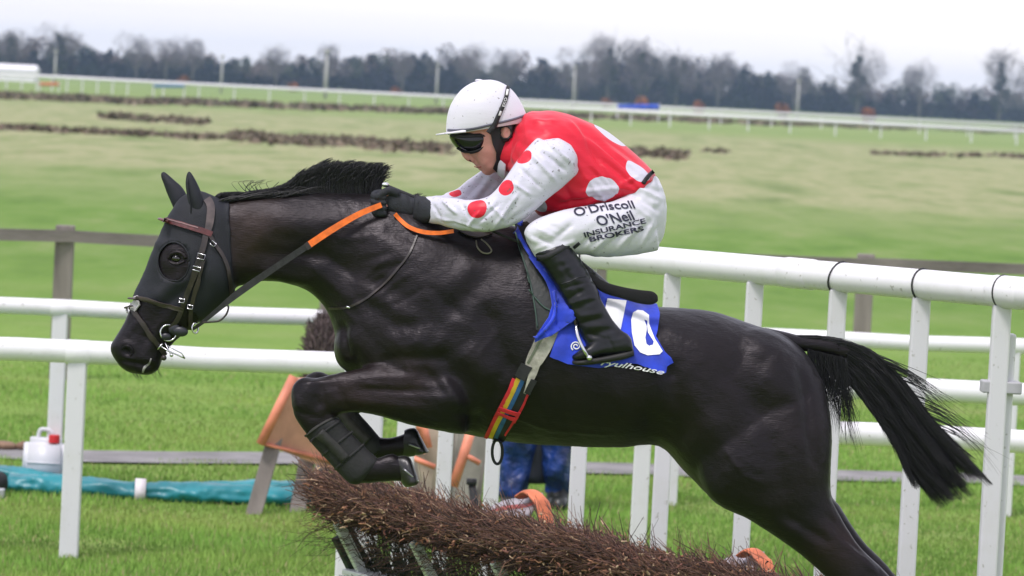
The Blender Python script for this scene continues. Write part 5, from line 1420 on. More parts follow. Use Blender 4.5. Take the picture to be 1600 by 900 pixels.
for (p, q_) in (((792, 141), (790.5, 150)), ((782, 174), (779.5, 181))):
    V, Fc = strap_vf(T_HM, [p, q_], 3.4, .0052, .0006, False, 3); mesh_obj('strap_print', V, Fc, M_WHT, helm)
lettering('lettering', "EKO", 787.3, 160.5, 14, 4.2, 74, T_HM, M_WHT, helm, bold=.10, off=.0056)
V, Fc = ball_vf(748, 125.5, 0, 6, 2, .012); mesh_obj('button', V, Fc, M_HELM, helm)
# ---- harness: ear cup and chin strap
for far in (False, True):
    hol = [(790 + 7.5 * math.cos(k * .6283), 207 + 8.5 * math.sin(k * .6283)) for k in range(10)]
    poly_hole('ear_harness', [(768, 200), (790, 196), (822, 186), (822, 196), (816, 210), (808, 224), (797, 232), (789, 240), (786, 250), (782, 262), (775, 267), (770, 262), (775, 250), (775, 238), (770, 226), (767, 212)], hol, T_J, M_BLACK, helm, .003, .005, 5, far)
    V, Fc = strap_vf(T_J, [(812, 200), (806, 214), (796, 226)], [2.4, 2.4, 2.4], .009, .002, far, 5, 2); mesh_obj('buckle', V, Fc, M_BAND, helm)
# ---- goggles
M_LENS = mat('smoked_lens', (.004, .004, .006), .16, .1, 3, spec=.45)
V, Fc = loft_vf([(704, 208, 772, 207, .066, 0), (702, 213, 774, 213, .077, 0), (705, 221, 770, 222, .079, 0), (712, 230, 762, 232, .073, 0), (722, 236, 752, 237, .060, 0), (729, 239, 745, 239, .04, 0)], 32, 4, 2.5)
gog = mesh_obj('goggles', V, Fc, M_LENS, jockey)
TG = bvh(gog)
V, Fc = strap_vf(TG, [(705, 212), (722, 213), (745, 212), (768, 211)], 4.5, .0, .004, sub=5); mesh_obj('frame', V, Fc, M_BLACK, gog)
V, Fc = strap_vf(TG, [(714, 231), (724, 237), (738, 237), (752, 232), (764, 221)], 3, .0, .004, sub=5); mesh_obj('frame', V, Fc, M_BLACK, gog)

# ================================================================ SADDLERY (children of the horse; they move with it)
M_BLUE = mat('blue_cloth', (.012, .045, .55), .7, .22, 10, bump=.25, bscale=50, sheen=.2, bdist=.008)
M_SADDLE = mat('saddle_flap', (.013, .016, .013), .45, .35, 12, bump=.4, bscale=60, bdist=.004)
M_PANEL = mat('saddle_edge', (.03, .06, .045), .6)
M_LACE = mat('white_print_cloth', (.80, .80, .82), .75, .05, 8)
# number cloth: three overlapping sheets as in the photograph
num_poly = [(874, 515), (860, 557), (887, 568), (910, 572), (935, 575), (960, 572), (981, 568), (995, 570), (1009, 575), (1029, 585), (1036, 583), (1039, 572), (1052, 566), (1049, 560), (1037, 551), (1030, 540), (1024, 528), (1028, 512), (1030, 496), (1026, 484), (1006, 477), (985, 470), (962, 464), (945, 455), (925, 440), (900, 430), (880, 440)]
numc = poly_decal('number_cloth', T_H, num_poly, M_BLUE, horse, .014, .004, 6, wave=.012)
T_N = bvh(numc)
lettering('digit', "1", 956, 505, 30, 74, -6, T_N, M_LACE, numc, bold=.35, off=.002, tilt=.1)
def ring_digit():
    outer = [(1004, 486), (1014, 493), (1014, 507), (1023, 530), (1035, 549), (1030, 554), (1012, 555.5), (1000, 551), (991, 540), (987, 520), (986, 500), (989, 489), (996, 485)]
    inner = [(1006, 500), (1011, 502), (1011, 512), (1012, 520), (1021, 534), (1020, 539), (1014, 541), (1010, 538), (1008, 528), (1010, 516), (1010, 510)]
    bm = bmesh.new()
    from mathutils.geometry import tessellate_polygon
    loops = [[Vector((x, -y, 0)) for x, y in outer], [Vector((x, -y, 0)) for x, y in inner][::-1]]
    tris = tessellate_polygon(loops); vs = [bm.verts.new(v) for l in loops for v in l]
    for t in tris:
        try: bm.faces.new([vs[i] for i in t])
        except ValueError: pass
    return lay('digit', bm, T_N, M_LACE, numc, .002, .0008, 6)
ring_digit()
lettering('lettering', "ryulhouse", 988, 574, 100, 11, -9, T_N, M_LACE, numc, bold=.10, off=.002, shear=.4, arc=-1.5)
mbp = [(900 + (1.5 + 6.5 * (1 - i / 26)) * math.cos(i * .42 + 2.2), 541 + (1.2 + 6.5 * (1 - i / 26)) * math.sin(i * .42 + 2.2)) for i in range(26)]
V, Fc = strap_vf(T_N, mbp, 2.0, .002, .001, False, 2); mesh_obj('swirl_emblem', V, Fc, M_LACE, numc)
# saddle
sad = fuse('saddle', [loft_vf([(800, 358, 812, 372, .05, 0), (820, 352, 825, 384, .10, 0), (860, 372, 850, 410, .15, 0), (895, 408, 884, 440, .17, 0), (925, 436, 914, 462, .16, 0), (945, 455, 940, 470, .10, 0)], 26, 5, 2.6)], .007, 3, M_SADDLE, horse)
T_HS = bvh(hbody)
flap_poly = [(803, 360), (812, 392), (822, 425), (830, 452), (836, 486), (838, 516), (849, 520), (862, 500), (866, 478), (880, 470), (900, 452), (890, 420), (868, 395), (845, 375), (820, 358)]
flap = poly_decal('saddle_flap', T_HS, flap_poly, M_SADDLE, horse, .022, .006, 7)
V, Fc = strap_vf(bvh(flap), [(805, 362), (816, 400), (828, 440), (836, 482), (840, 512)], 2.2, .003, .004); mesh_obj('piping', V, Fc, M_PANEL, flap)
V, Fc = strap_vf(bvh(flap), [(826, 452), (838, 468), (850, 480), (862, 486)], 2.0, .003, .003); mesh_obj('piping', V, Fc, M_PANEL, flap)
poly_decal('saddle_flap', T_HS, flap_poly, M_SADDLE, horse, .022, .006, 7, far=True)
# blue underlay folded back over the flap
und = poly_decal('saddle_cloth', bvh(flap), [(826, 404), (840, 411), (856, 418), (877, 435), (892, 452), (900, 468), (908, 489), (893, 504), (876, 516), (856, 526), (836, 534), (836, 526), (847, 512), (857, 496), (862, 478), (858, 458), (852, 444), (838, 424)], M_BLUE, horse, .010, .005, 6, wave=.03)
V, Fc = strap_vf(bvh(und), [(838, 528), (850, 516), (862, 500), (868, 480), (865, 455)], 5, .001, .008); mesh_obj('fold', V, Fc, M_BLUE, und)
V, Fc = strap_vf(bvh(und), [(850, 420), (868, 436), (884, 456), (896, 480)], 4, .001, .006); mesh_obj('fold', V, Fc, M_BLUE, und)
V, Fc = strap_vf(T_HS, [(800, 351), (808, 358), (813, 364)], [5, 7, 3], .02, .02); mesh_obj('saddle_cloth', V, Fc, M_BLUE, horse)
V, Fc = strap_vf(bvh(flap), [(806, 360), (822, 392), (836, 410)], [4, 5, 6], .008, .008); mesh_obj('saddle_cloth', V, Fc, M_BLUE, horse)
# girth and surcingle
M_WEB = mat('beige_webbing', (.42, .40, .34), .85, .3, 20, bump=.6, bscale=80, bdist=.004, stretch=(1, 1, 1))
M_REDW = mat('red_webbing', (.55, .015, .03), .7, .15, 30, bump=.4, bscale=140, bdist=.002)
M_YELW = mat('yellow_webbing', (.55, .36, .02), .7, .15, 30, bump=.4, bscale=140, bdist=.002)
M_BLUW = mat('blue_webbing', (.02, .10, .28), .7, .2, 30, bump=.4, bscale=140, bdist=.002)
M_STRAP = mat('brown_leather', (.030, .021, .019), .42, .3, 25, bump=.3, bscale=90, bdist=.003)
M_STRAPL = mat('worn_leather', (.075, .055, .055), .5, .3, 25, bump=.3, bscale=90, bdist=.003)
M_BROW = mat('oxblood_browband', (.10, .022, .022), .4, .3, 40, bump=.4, bscale=120, bdist=.003)
M_STEEL = mat('bit_steel', (.62, .62, .64), .22, .1, 20, metal=1.0)
def add_strap(name, tree, pts, width, m, parent, off=.004, thick=.004, both=False, sub=5):
    V, Fc = strap_vf(tree, pts, width, off, thick, False, sub); o = mesh_obj(name, V, Fc, m, parent); autosmooth(o, 50)
    if both:
        V, Fc = strap_vf(tree, pts, width, off, thick, True, sub); o2 = mesh_obj(name, V, Fc, m, parent); autosmooth(o2, 50)
    return o
gi = add_strap('girth', T_H, [(862, 505), (848, 538), (834, 566), (823, 588), (806, 622), (788, 655), (772, 684)], [30, 31, 26, 24, 34, 34, 30], M_BLACK, horse, .005, .004, True)
add_strap('webbing', T_H, [(862, 508), (849, 538), (836, 562), (829, 576)], [28, 29, 25, 15], M_WEB, gi, .011, .004)
add_strap('webbing', T_H, [(842, 560), (834, 582), (828, 598), (822, 612)], [12, 11, 8, 4], M_WEB, gi, .013, .003)
add_strap('webbing', T_H, [(849, 524), (838, 545), (826, 567)], [5, 4, 4], mat('old_green_stain', (.13, .15, .10), .85), gi, .0152, .001)
add_strap('billet', T_H, [(825, 570), (815, 590)], [18, 17], M_BLACK, gi, .013, .005)
add_strap('billet', T_H, [(836, 592), (826, 612)], [9, 9], M_BLACK, gi, .017, .004)
for m_, dxx, wd, nm in ((M_REDW, -11, 6, 'red'), (M_YELW, -4.5, 7, 'yellow'), (M_BLUW, 3, 6.5, 'blue')):
    add_strap('stripe', T_H, [(816 + dxx, 591), (805 + dxx * 1.02, 614), (789 + dxx * 1.05, 645), (772 + dxx * 1.1, 680)], [wd, wd, wd, wd * .9], m_, gi, .010, .002)
add_strap('stripe', T_H, [(829, 608), (818, 632), (803, 656), (790, 676)], [3.4, 3.6, 3.4, 2.6], M_REDW, gi, .010, .003)
for a, b, wd in (((781, 634), (812, 644), 5), ((778, 641), (807, 651), 4)):
    add_strap('loop', T_H, [a, b], wd, M_REDW, gi, .016, .003)
add_strap('loop', T_H, [(813, 640), (806, 654)], 4, M_REDW, gi, .016, .003)
mb = MB(); mb.tube([H(777 + 8 * math.cos(a), 706 + 19 * math.sin(a), -.03 + .01 * math.sin(a)) for a in np.linspace(0, 2 * math.pi, 24)[:-1]], .0085, 8, closed=True, flat=.6); mb.obj('hanging_loop', M_BLACK, gi)
mb = MB(); mb.tube([H(770, 690, -.03), H(776, 688.5, -.035), H(783, 689, -.03)], .004, 6); mb.obj('ring', M_STEEL, gi)
# stirrup
st_ = thing
mb = MB()
mb.tube(cr_interp([H(900, 508, -.335), H(902, 522, -.35), H(907, 536, -.36), H(913, 548, -.365), H(919, 557, -.36)], 4), [.004] * 2 + [.0062] * 12 + [.005] * 3, 8)
mb.tube(cr_interp([H(900, 508, -.335), H(907, 522, -.27), H(915, 538, -.25), H(921, 552, -.25), H(921, 558, -.27)], 4), .0045, 8)
mb.tube([H(921, 559, -.375), H(921, 560, -.24)], .009, 8)
sti = mb.obj('stirrup_iron', M_STEEL, horse)
mb = MB(); mb.tube([H(900, 508, -.33), H(896, 480, -.315), H(885, 440, -.26), H(875, 410, -.21)], .007, 6, flat=.4); mb.obj('stirrup_leather', M_STRAP, horse)
mb = MB(); mb.tube(cr_interp([H(888, 500, .335), H(895, 528, .36), H(907, 549, .36), H(909, 550, .27), H(903, 530, .25), H(888, 500, .335)], 4), .005, 8); mb.obj('stirrup_iron', M_STEEL, horse)
mb = MB(); mb.tube([H(888, 500, .33), H(884, 472, .315), H(875, 430, .26), H(870, 405, .21)], .007, 6, flat=.4); mb.obj('stirrup_leather', M_STRAP, horse)

# ---- bridle
T_HD = bvh(hoodo); 
mbt = MB(); off_ = root_off(hbody)
allv = np.concatenate([verts_np(hbody) + off_, verts_np(hoodo) + off_]); nv = len(hbody.data.vertices)
T_HH = BVHTree.FromPolygons([tuple(v) for v in allv], [tuple(p.vertices) for p in hbody.data.polygons] + [tuple(i + nv for i in p.vertices) for p in hoodo.data.polygons])
bri = horse
add_strap('headpiece', T_HH, [(323, 312), (329, 324), (328, 345), (324, 364)], [11, 12, 12, 10], M_STRAPL, bri, .003, .005, True)
add_strap('cheek_strap', T_HH, [(322, 364), (318, 385), (309, 412), (298, 445), (287, 475), (277, 498), (266, 512)], [9, 9, 9, 8, 7, 7, 6], M_STRAP, bri, .004, .005, True)
add_strap('cheek_strap', T_HH, [(319, 404), (312, 432), (303, 462), (297, 490), (296, 512)], [7, 7, 6, 6, 6], M_STRAP, bri, .007, .004, True)
add_strap('browband', T_HH, [(256, 344), (275, 349), (295, 355), (315, 361), (331, 367)], [7, 8, 8, 9, 9], M_BROW, bri, .006, .006, True)
mb = MB(); mb.tube(cr_interp([P(262, 346, DH - .085), P(252, 343, DH - .05), P(250, 342, DH), P(252, 343, DH + .05), P(262, 346, DH + .085)], 5), .009, 8, flat=.5); mb.obj('browband_front', M_BROW, bri)
add_strap('stitching', T_HH, [(262, 344), (285, 350), (310, 357)], 1.2, mat('white_piping', (.35, .22, .22), .6), bri, .0135, .001)
add_strap('throat_lash', T_HH, [(328, 368), (336, 383), (346, 398), (354, 418), (358, 440), (360, 460)], [6, 5, 5, 5, 5, 5], M_STRAP, bri, .005, .005, True)
add_strap('noseband', T_HH, [(212, 465), (228, 468), (248, 474), (270, 480), (286, 484)], [5, 7, 7, 7, 6], M_STRAPL, bri, .005, .005, True)
add_strap('flash_strap', T_HH, [(204, 476), (214, 492), (228, 512), (240, 530), (250, 544), (258, 556)], [7, 7, 7, 7, 7, 7], M_STRAP, bri, .004, .005, True)
mb = MB(); mb.tube(cr_interp([P(212, 467, DH - .068), P(203, 466, DH - .04), P(202, 466, DH), P(203, 466, DH + .04), P(212, 467, DH + .068)], 4), .007, 6, flat=.5)
mb.tube(cr_interp([P(206, 478, DH - .06), P(197, 480, DH - .03), P(196, 481, DH), P(197, 480, DH + .03), P(206, 478, DH + .06)], 4), .006, 6, flat=.5); mb.obj('noseband_front', M_STRAPL, bri)
M_FLEECE = mat('white_pad', (.55, .53, .54), .9, .2, 40, bump=.6, bscale=100)
add_strap('rosette', T_HH, [(210, 486), (215, 476), (220, 474)], [7, 10, 7], M_FLEECE, bri, .006, .006)
mb = MB(); mb.tube([P(209, 465, DH - .055), P(214, 463, DH - .045), P(220, 466, DH - .06)], .004, 6); mb.tube([P(199, 488, DH - .03), P(198, 484, DH), P(199, 480, DH + .03)], .004, 6); mb.obj('nose_clip', M_FLEECE, bri)
# buckles
def buckle(px, py, o, sx, sy, ang):
    mb = MB(); c, s_ = math.cos(math.radians(ang)), math.sin(math.radians(ang))
    h, nn = cast(T_HH, px, py); d = to_px(h)[2] - DH if h is not None else o
    L = [(-sx, -sy), (sx, -sy), (sx, sy), (-sx, sy)]
    mb.tube([H(px + x * c - y * s_, py + x * s_ + y * c, d - .014) for x, y in L], .0018, 6, closed=True); mb.obj('buckle', M_STEEL, bri)
buckle(314, 401, 0, 6, 4, 15); buckle(307, 420, 0, 6, 3, 15); buckle(333, 381, 0, 4, 3, 40); buckle(284, 470, 0, 4, 3, 10); buckle(297, 480, 0, 4, 3, 10)
h, nn = cast(T_H, 268, 520); bd = (to_px(h)[2] - DH if h is not None else -.06) - .010
def ring(px, py, r, o, rr, m=M_STEEL, nm='bit_ring', sx=1.0):
    mb = MB(); mb.tube([H(px + sx * r * math.cos(a), py + r * math.sin(a), o + .006 * math.cos(a)) for a in np.linspace(0, 2 * math.pi, 28)[:-1]], rr, 8, closed=True); return mb.obj(nm, m, bri)
ring(263, 520, 12.5, bd, .0032); ring(263, 520, 12.5, -bd, .0032); ring(305, 513, 8, bd - .01, .003, nm='rein_ring', sx=.6)
mb = MB(); V, Fc = ball_vf(259, 526, bd - .004, 8, 6, .008); mb.add(V, Fc); V, Fc = ball_vf(282, 518, bd - .006, 12, 8, .010, .1); mb.add(V, Fc); V, Fc = ball_vf(272, 514, bd - .003, 9, 9, .007); mb.add(V, Fc); mb.obj('bit_guard', mat('rubber', (.012, .013, .018), .4), bri)
mb = MB(); mb.tube([H(247, 538, bd), H(262, 548, bd - .01), H(276, 554, bd - .012), H(289, 560, bd - .008)], .0028, 7)
mb.tube([H(289, 560, bd - .008), H(284, 552, bd - .014), H(272, 546, bd - .014), H(262, 540, bd - .012)], .0022, 7)
mb.tube([H(246, 546, bd - .003), H(254, 537, bd - .005)], .003, 7); mb.tube([H(258, 536, bd - .01), H(266, 552, bd - .012), H(268, 556, bd - .01)], .0024, 7); mb.obj('bit_shank', M_STEEL, bri)
mb = MB(); V, Fc = ball_vf(268, 555, bd - .01, 3, 3, .006); mb.add(V, Fc); mb.obj('bit_knob', M_STEEL, bri)
mb = MB(); V, Fc = ball_vf(256, 559, bd, 4.5, 4.5, .012); mb.add(V, Fc); mb.obj('strap_end', M_STRAP, bri)
# ---- reins
def ribbon(name, ctrl, w_, m, parent, th=.003, n=10):
    """flat strap along 3D points (px, py, depth, half width px)"""
    A = cr_interp(ctrl, n); V = []; Fc = []
    for i, (x, y, o, hw) in enumerate(A):
        t = A[min(i + 1, len(A) - 1)][:2] - A[max(i - 1, 0)][:2]; t /= np.linalg.norm(t) + 1e-9
        nx, ny = -t[1], t[0]
        for s_ in (-1, 1):
            for d_ in (-th, th): V.append(H(x + nx * hw * s_, y + ny * hw * s_, o + d_))
    for i in range(len(A) - 1):
        a, b = 4 * i, 4 * i + 4
        Fc += [(a, b, b + 1, a + 1), (a + 2, a + 3, b + 3, b + 2), (a, a + 2, b + 2, b), (a + 1, b + 1, b + 3, a + 3)]
    Fc += [(0, 1, 3, 2), (len(V) - 4, len(V) - 2, len(V) - 1, len(V) - 3)]
    return mesh_obj(name, V, Fc, m, parent, smooth=False)
M_RUB = mat('rein_rubber', (.016, .015, .017), .5, .3, 60, bump=.5, bscale=200, bdist=.002)
M_ORANGE = mat('orange_rein_grip', (.85, .16, .012), .5, .15, 40, bump=.4, bscale=260, bdist=.002)
rg = SO + .09
ribbon('rein', [(300, 515, bd - .01, 2.5), (316, 504, -.10, 3), (345, 480, -.115, 4), (375, 456, -.12, 5.5), (430, 418, -.135, 5), (482, 383, -.15, 5)], 0, M_RUB, horse)
ribbon('rein_keeper', [(478, 386, -.152, 5.8), (484, 382, -.152, 5.8)], 0, M_STRAP, horse, .005)
ribbon('rein_grip', [(482, 383, -.152, 5.4), (520, 358, -.15, 5.2), (560, 335, -.14, 4.6), (596, 320, rg - .02, 4.2)], 0, M_ORANGE, horse, .004)
ribbon('rein_grip', [(617, 334, rg - .01, 3.2), (626, 344, rg - .01, 3.2), (640, 355, rg - .035, 3.2), (660, 362, rg - .05, 3.4), (684, 364, rg - .06, 3.2), (709, 361, rg - .07, 3)], 0, M_ORANGE, horse, .004)
mb = MB(); mb.tube(cr_interp([H(316, 504, -.11), H(330, 503, -.12), H(343, 501, -.12), H(353, 492, -.12), H(357, 480, -.12), H(352, 474, -.115)], 5), .0032, 6); mb.obj('rein_loop', M_STRAP, horse)
ribbon('rein', [(285, 515, .07, 2.5), (345, 478, .10, 4), (430, 414, .12, 5), (482, 380, .13, 5)], 0, M_RUB, horse)
ribbon('rein_grip', [(482, 380, .13, 5), (540, 345, .11, 4.6), (580, 324, .075, 4)], 0, M_ORANGE, horse, .004)
add_strap('neck_strap', T_H, [(652, 368), (640, 396), (618, 425), (592, 452), (565, 471), (540, 481), (514, 482)], [2.6, 3, 3.2, 3.2, 3.2, 3.5, 3.5], M_STRAP, horse, .001, .004, True)
mb = MB(); mb.tube([H(541, 479, -.165), H(547, 481, -.168)], .004, 6); mb.obj('buckle', M_STEEL, horse)
# breast girth D at the withers
add_strap('saddle_strap', T_H, [(716, 360), (732, 366), (750, 369), (768, 366)], [5, 9, 9, 6], M_STRAP, horse, .006, .005)
h, nn = cast(T_H, 752, 385); od = to_px(h)[2] - DH - .008
mb = MB(); mb.tube(cr_interp([H(744, 376, od), H(746, 386, od-.015), H(753, 394, od-.02), H(763, 396, od-.02), H(768, 391, od-.02), H(760, 380, od-.015), H(752, 374, od)], 4), .0028, 6); mb.obj('dee_ring', mat('brass_dull', (.16, .15, .11), .4, .2, 20, metal=.6), horse)

# ---- whip in the hand
wh = thing('whip', H(604, 291, SO + .11), 'black racing whip with a silver knob held in the gloved hand', 'whip')
ang = (468 - 289) / (1027 - 602)
pt = lambda x, o: H(x, 290 + (x - 602) * ang, o)
mb = MB(); mb.tube([pt(604, SO + .11), pt(640, -.075), pt(700, -.06), pt(800, -.185), pt(860, -.20), pt(930, -.25)], [.007, .008, .006, .005, .005, .004], 8); mb.obj('shaft', M_BLACK, wh)
M_FELT = mat('whip_pad', (.006, .006, .007), .95, .3, 40, bump=.8, bscale=300, bdist=.003)
V, Fc = loft_vf([(905, 415, 903, 424, .008, -.26), (925, 427, 921, 441, .011, -.25), (945, 440, 942, 457, .012, -.25), (972, 448, 970, 466, .012, -.25), (1000, 453, 998, 474, .012, -.25), (1018, 455, 1016, 476, .011, -.25), (1026, 460, 1025, 473, .009, -.25), (1028, 465, 1028, 470, .004, -.25)], 18, 4, 2.4)
mesh_obj('padded_end', V, Fc, M_FELT, wh)
V, Fc = ball_vf(602, 288.5, SO + .11, 6, 4, .012, .1)
mesh_obj('knob', V, Fc, mat('polished_knob', (.8, .8, .82), .12, .1, 10, metal=1.0), wh)
# ================================================================ THE HURDLE under the horse
T1 = GD(497, 17.6, 1.13); E2 = GD(1222, 14.8, 1.10)
hd = (E2 - T1); hd[2] = 0; HL = np.linalg.norm(hd); hd /= HL
side = np.array([-hd[1], hd[0], 0.0])       # points to the landing side or not
if side[0] > 0: side = -side                # landing side is to the left
HLEN = HL + 1.6
T1g = np.array([T1[0], T1[1], 0])
def HP(s, w, h):   # s along, w across towards the landing side, h height; the frame leans to the landing side
    h = h * (1 + .035 * max(0, 1 - s / 3.35))
    return T1g + hd * s + side * (w - .62 * (1.13 - h)) + np.array([0, 0, h])
hur = thing('hurdle', HP(HLEN / 2, 0, 0), 'leaning birch hurdle packed with brown brushwood under the horse', 'hurdle')
lean = HP(0, 0, 1) - HP(0, 0, 0); lean /= np.linalg.norm(lean)
# dark heart of the brush
def brush_core():
    V = []; Fc = []; ns, nr = 60, 14
    for i in range(ns + 1):
        s = -.02 + HLEN * i / ns
        for k in range(nr):
            a = 2 * math.pi * k / nr
            w_ = .085 * math.cos(a); h_ = .955 + .085 * math.sin(a)
            j = .03 * noise.noise((s * 4, math.cos(a) * 2, math.sin(a) * 2))
            V.append(HP(s, w_ + j, h_ + j))
    for i in range(ns):
        for k in range(nr):
            k2 = (k + 1) % nr; Fc.append((i * nr + k, i * nr + k2, (i + 1) * nr + k2, (i + 1) * nr + k))
    Fc.append(tuple(range(nr))); Fc.append(tuple(ns * nr + k for k in range(nr))[::-1])
    mesh_obj('brush_heart', V, Fc, mat('brush_dark', (.045, .026, .020), .95, .4, 30, bump=.8, bscale=60), hur)
brush_core()
def sticks(name, p, d, L, r, cols, parent, kind=None):
    """three-sided tapered twigs"""
    n = len(p); d = d / np.linalg.norm(d, axis=1)[:, None]
    A = np.cross(d, RNG.normal(size=(n, 3))); A /= np.linalg.norm(A, axis=1)[:, None]; B = np.cross(d, A)
    bend = RNG.normal(size=(n, 3)) * L[:, None] * .10
    rings = []
    for t, rr in ((0, 1.0), (.5, .8), (1.0, .45)):
        c = p + d * (L * t)[:, None] + bend * (4 * t * (1 - t))
        rings.append(np.stack([c + (r * rr)[:, None] * (math.cos(a) * A + math.sin(a) * B) for a in (0, 2.094, 4.189)], axis=1))
    V = np.stack(rings, axis=1)       # n,3,3,3
    b0 = np.arange(n)[:, None] * 9; Q = []
    for q in range(2):
        for j in range(3):
            j2 = (j + 1) % 3
            Q.append(np.concatenate([b0 + q * 3 + j, b0 + q * 3 + j2, b0 + q * 3 + 3 + j2, b0 + q * 3 + 3 + j], axis=1))
    Q.append(np.concatenate([b0 + 6, b0 + 7, b0 + 8, b0 + 8], axis=1))
    Q = np.concatenate(Q[:-1])
    C = np.repeat(cols, 9, axis=0)
    return fast_mesh(name, V.reshape(-1, 3), Q, 4, M_TWIG, C, parent, kind=kind)
M_TWIG = vc_mat('birch_twigs', .75, .25)
def twig_cols(n, warm=1.0):
    pal = np.array([[.145, .076, .056], [.095, .055, .045], [.23, .125, .085], [.05, .034, .030], [.19, .11, .095], [.38, .25, .16]])
    c = pal[RNG.choice(6, n, p=[.27, .25, .18, .16, .10, .04])] * (.7 + .6 * RNG.random(n))[:, None]
    return c * warm
def brush():
    n = 40000
    s = -.03 + (HLEN + .03) * RNG.random(n)
    # most twigs stand on the outside of the band
    a = RNG.random(n) * 2 * np.pi
    rad = .68 + .38 * RNG.random(n)
    wv = .10 * np.cos(a) * rad; hv = .955 + .10 * np.sin(a) * rad
    crest = np.array([noise.noise((x * 2.2, 0, 5)) for x in s]) * .035
    p = np.stack([HP(x, y, z) for x, y, z in zip(s, wv, hv + crest)])
    nrm = np.cos(a)[:, None] * side + np.sin(a)[:, None] * lean
    d = lean[None] * .35 + nrm * .25 + RNG.normal(size=(n, 3)) * .45 - hd[None] * .55 + side * .25
    L = .03 + .055 * RNG.random(n) + .09 * (RNG.random(n) < .10); r = .0011 + .0020 * RNG.random(n) ** 2
    c = twig_cols(n)
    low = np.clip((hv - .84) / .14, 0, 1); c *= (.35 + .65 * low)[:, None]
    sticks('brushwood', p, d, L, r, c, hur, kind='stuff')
    # cut ends and flakes in tan and brown along the top
    m_ = 3600; s = -.02 + HLEN * RNG.random(m_); w_ = (RNG.random(m_) - .35) * .26; h_ = 1.04 + .05 * RNG.normal(size=m_) * .6 - w_ ** 2 * 5
    p = np.stack([HP(x, y, z) for x, y, z in zip(s, w_, h_)])
    d = RNG.normal(size=(m_, 3)) + [-.8, 0, .1]
    c = np.array([[.40, .21, .12], [.28, .13, .08], [.52, .38, .24], [.20, .09, .07]])[RNG.integers(0, 4, m_)]
    sticks('cut_ends', p, d, .008 + .024 * RNG.random(m_) ** 2, .002 + .005 * RNG.random(m_) ** 2, c, hur, kind='stuff')
    # long straggling twigs below the band on the landing face
    m_ = 700; s = HLEN * RNG.random(m_); p = np.stack([HP(x, .09 + .04 * RNG.random(), .76 + .12 * RNG.random()) for x in s])
    d = -hd[None] * .8 + side * .5 + RNG.normal(size=(m_, 3)) * .35 - np.array([0, 0, .25])
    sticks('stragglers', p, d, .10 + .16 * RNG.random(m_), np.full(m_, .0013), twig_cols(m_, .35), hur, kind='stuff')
    # lower infill of cut birch, dark green brown
    m_ = 7000; s = HLEN * RNG.random(m_); h_ = .05 + .65 * RNG.random(m_)
    p = np.stack([HP(x, (RNG.random() - .5) * .08, z) for x, z in zip(s, h_)])
    d = lean[None] + RNG.normal(size=(m_, 3)) * .3
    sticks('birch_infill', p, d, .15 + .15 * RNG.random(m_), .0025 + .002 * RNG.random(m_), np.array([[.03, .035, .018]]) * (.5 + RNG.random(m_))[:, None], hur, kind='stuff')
brush()
M_HF = plastic_white('hurdle_frame_paint', (.58, .60, .60), .9)
def frame_bar(nm, a, b, wx, wy, upv=(0, 0, 1), m=None):
    mb = MB(); mb.bar(a, b, wx, wy, upv); bevel(mb.obj(nm, m or M_HF, hur, smooth=False), .005)
for s in np.arange(.10, HLEN, .62):
    frame_bar('upright', HP(s, .085, .02), HP(s, .085, .88), .045, .03, hd)
frame_bar('frame_rail', HP(0, .07, .66), HP(HLEN, .07, .66), .13, .025)
frame_bar('frame_rail', HP(0, .07, .12), HP(HLEN, .07, .12), .08, .03)
frame_bar('end_board', HP(.0, .04, .0), HP(.0, .04, .82), .10, .04, hd, mat('dark_green_board', (.018, .03, .014), .8, .3, 8))
mb = MB(); mb.box(HP(HLEN / 2, 0, .36), hd * HLEN / 2, side * .012, lean * .36); mb.obj('back_sheet', mat('dark_green_sheet', (.016, .028, .013), .85, .4, 6, bump=.4), hur, smooth=False)

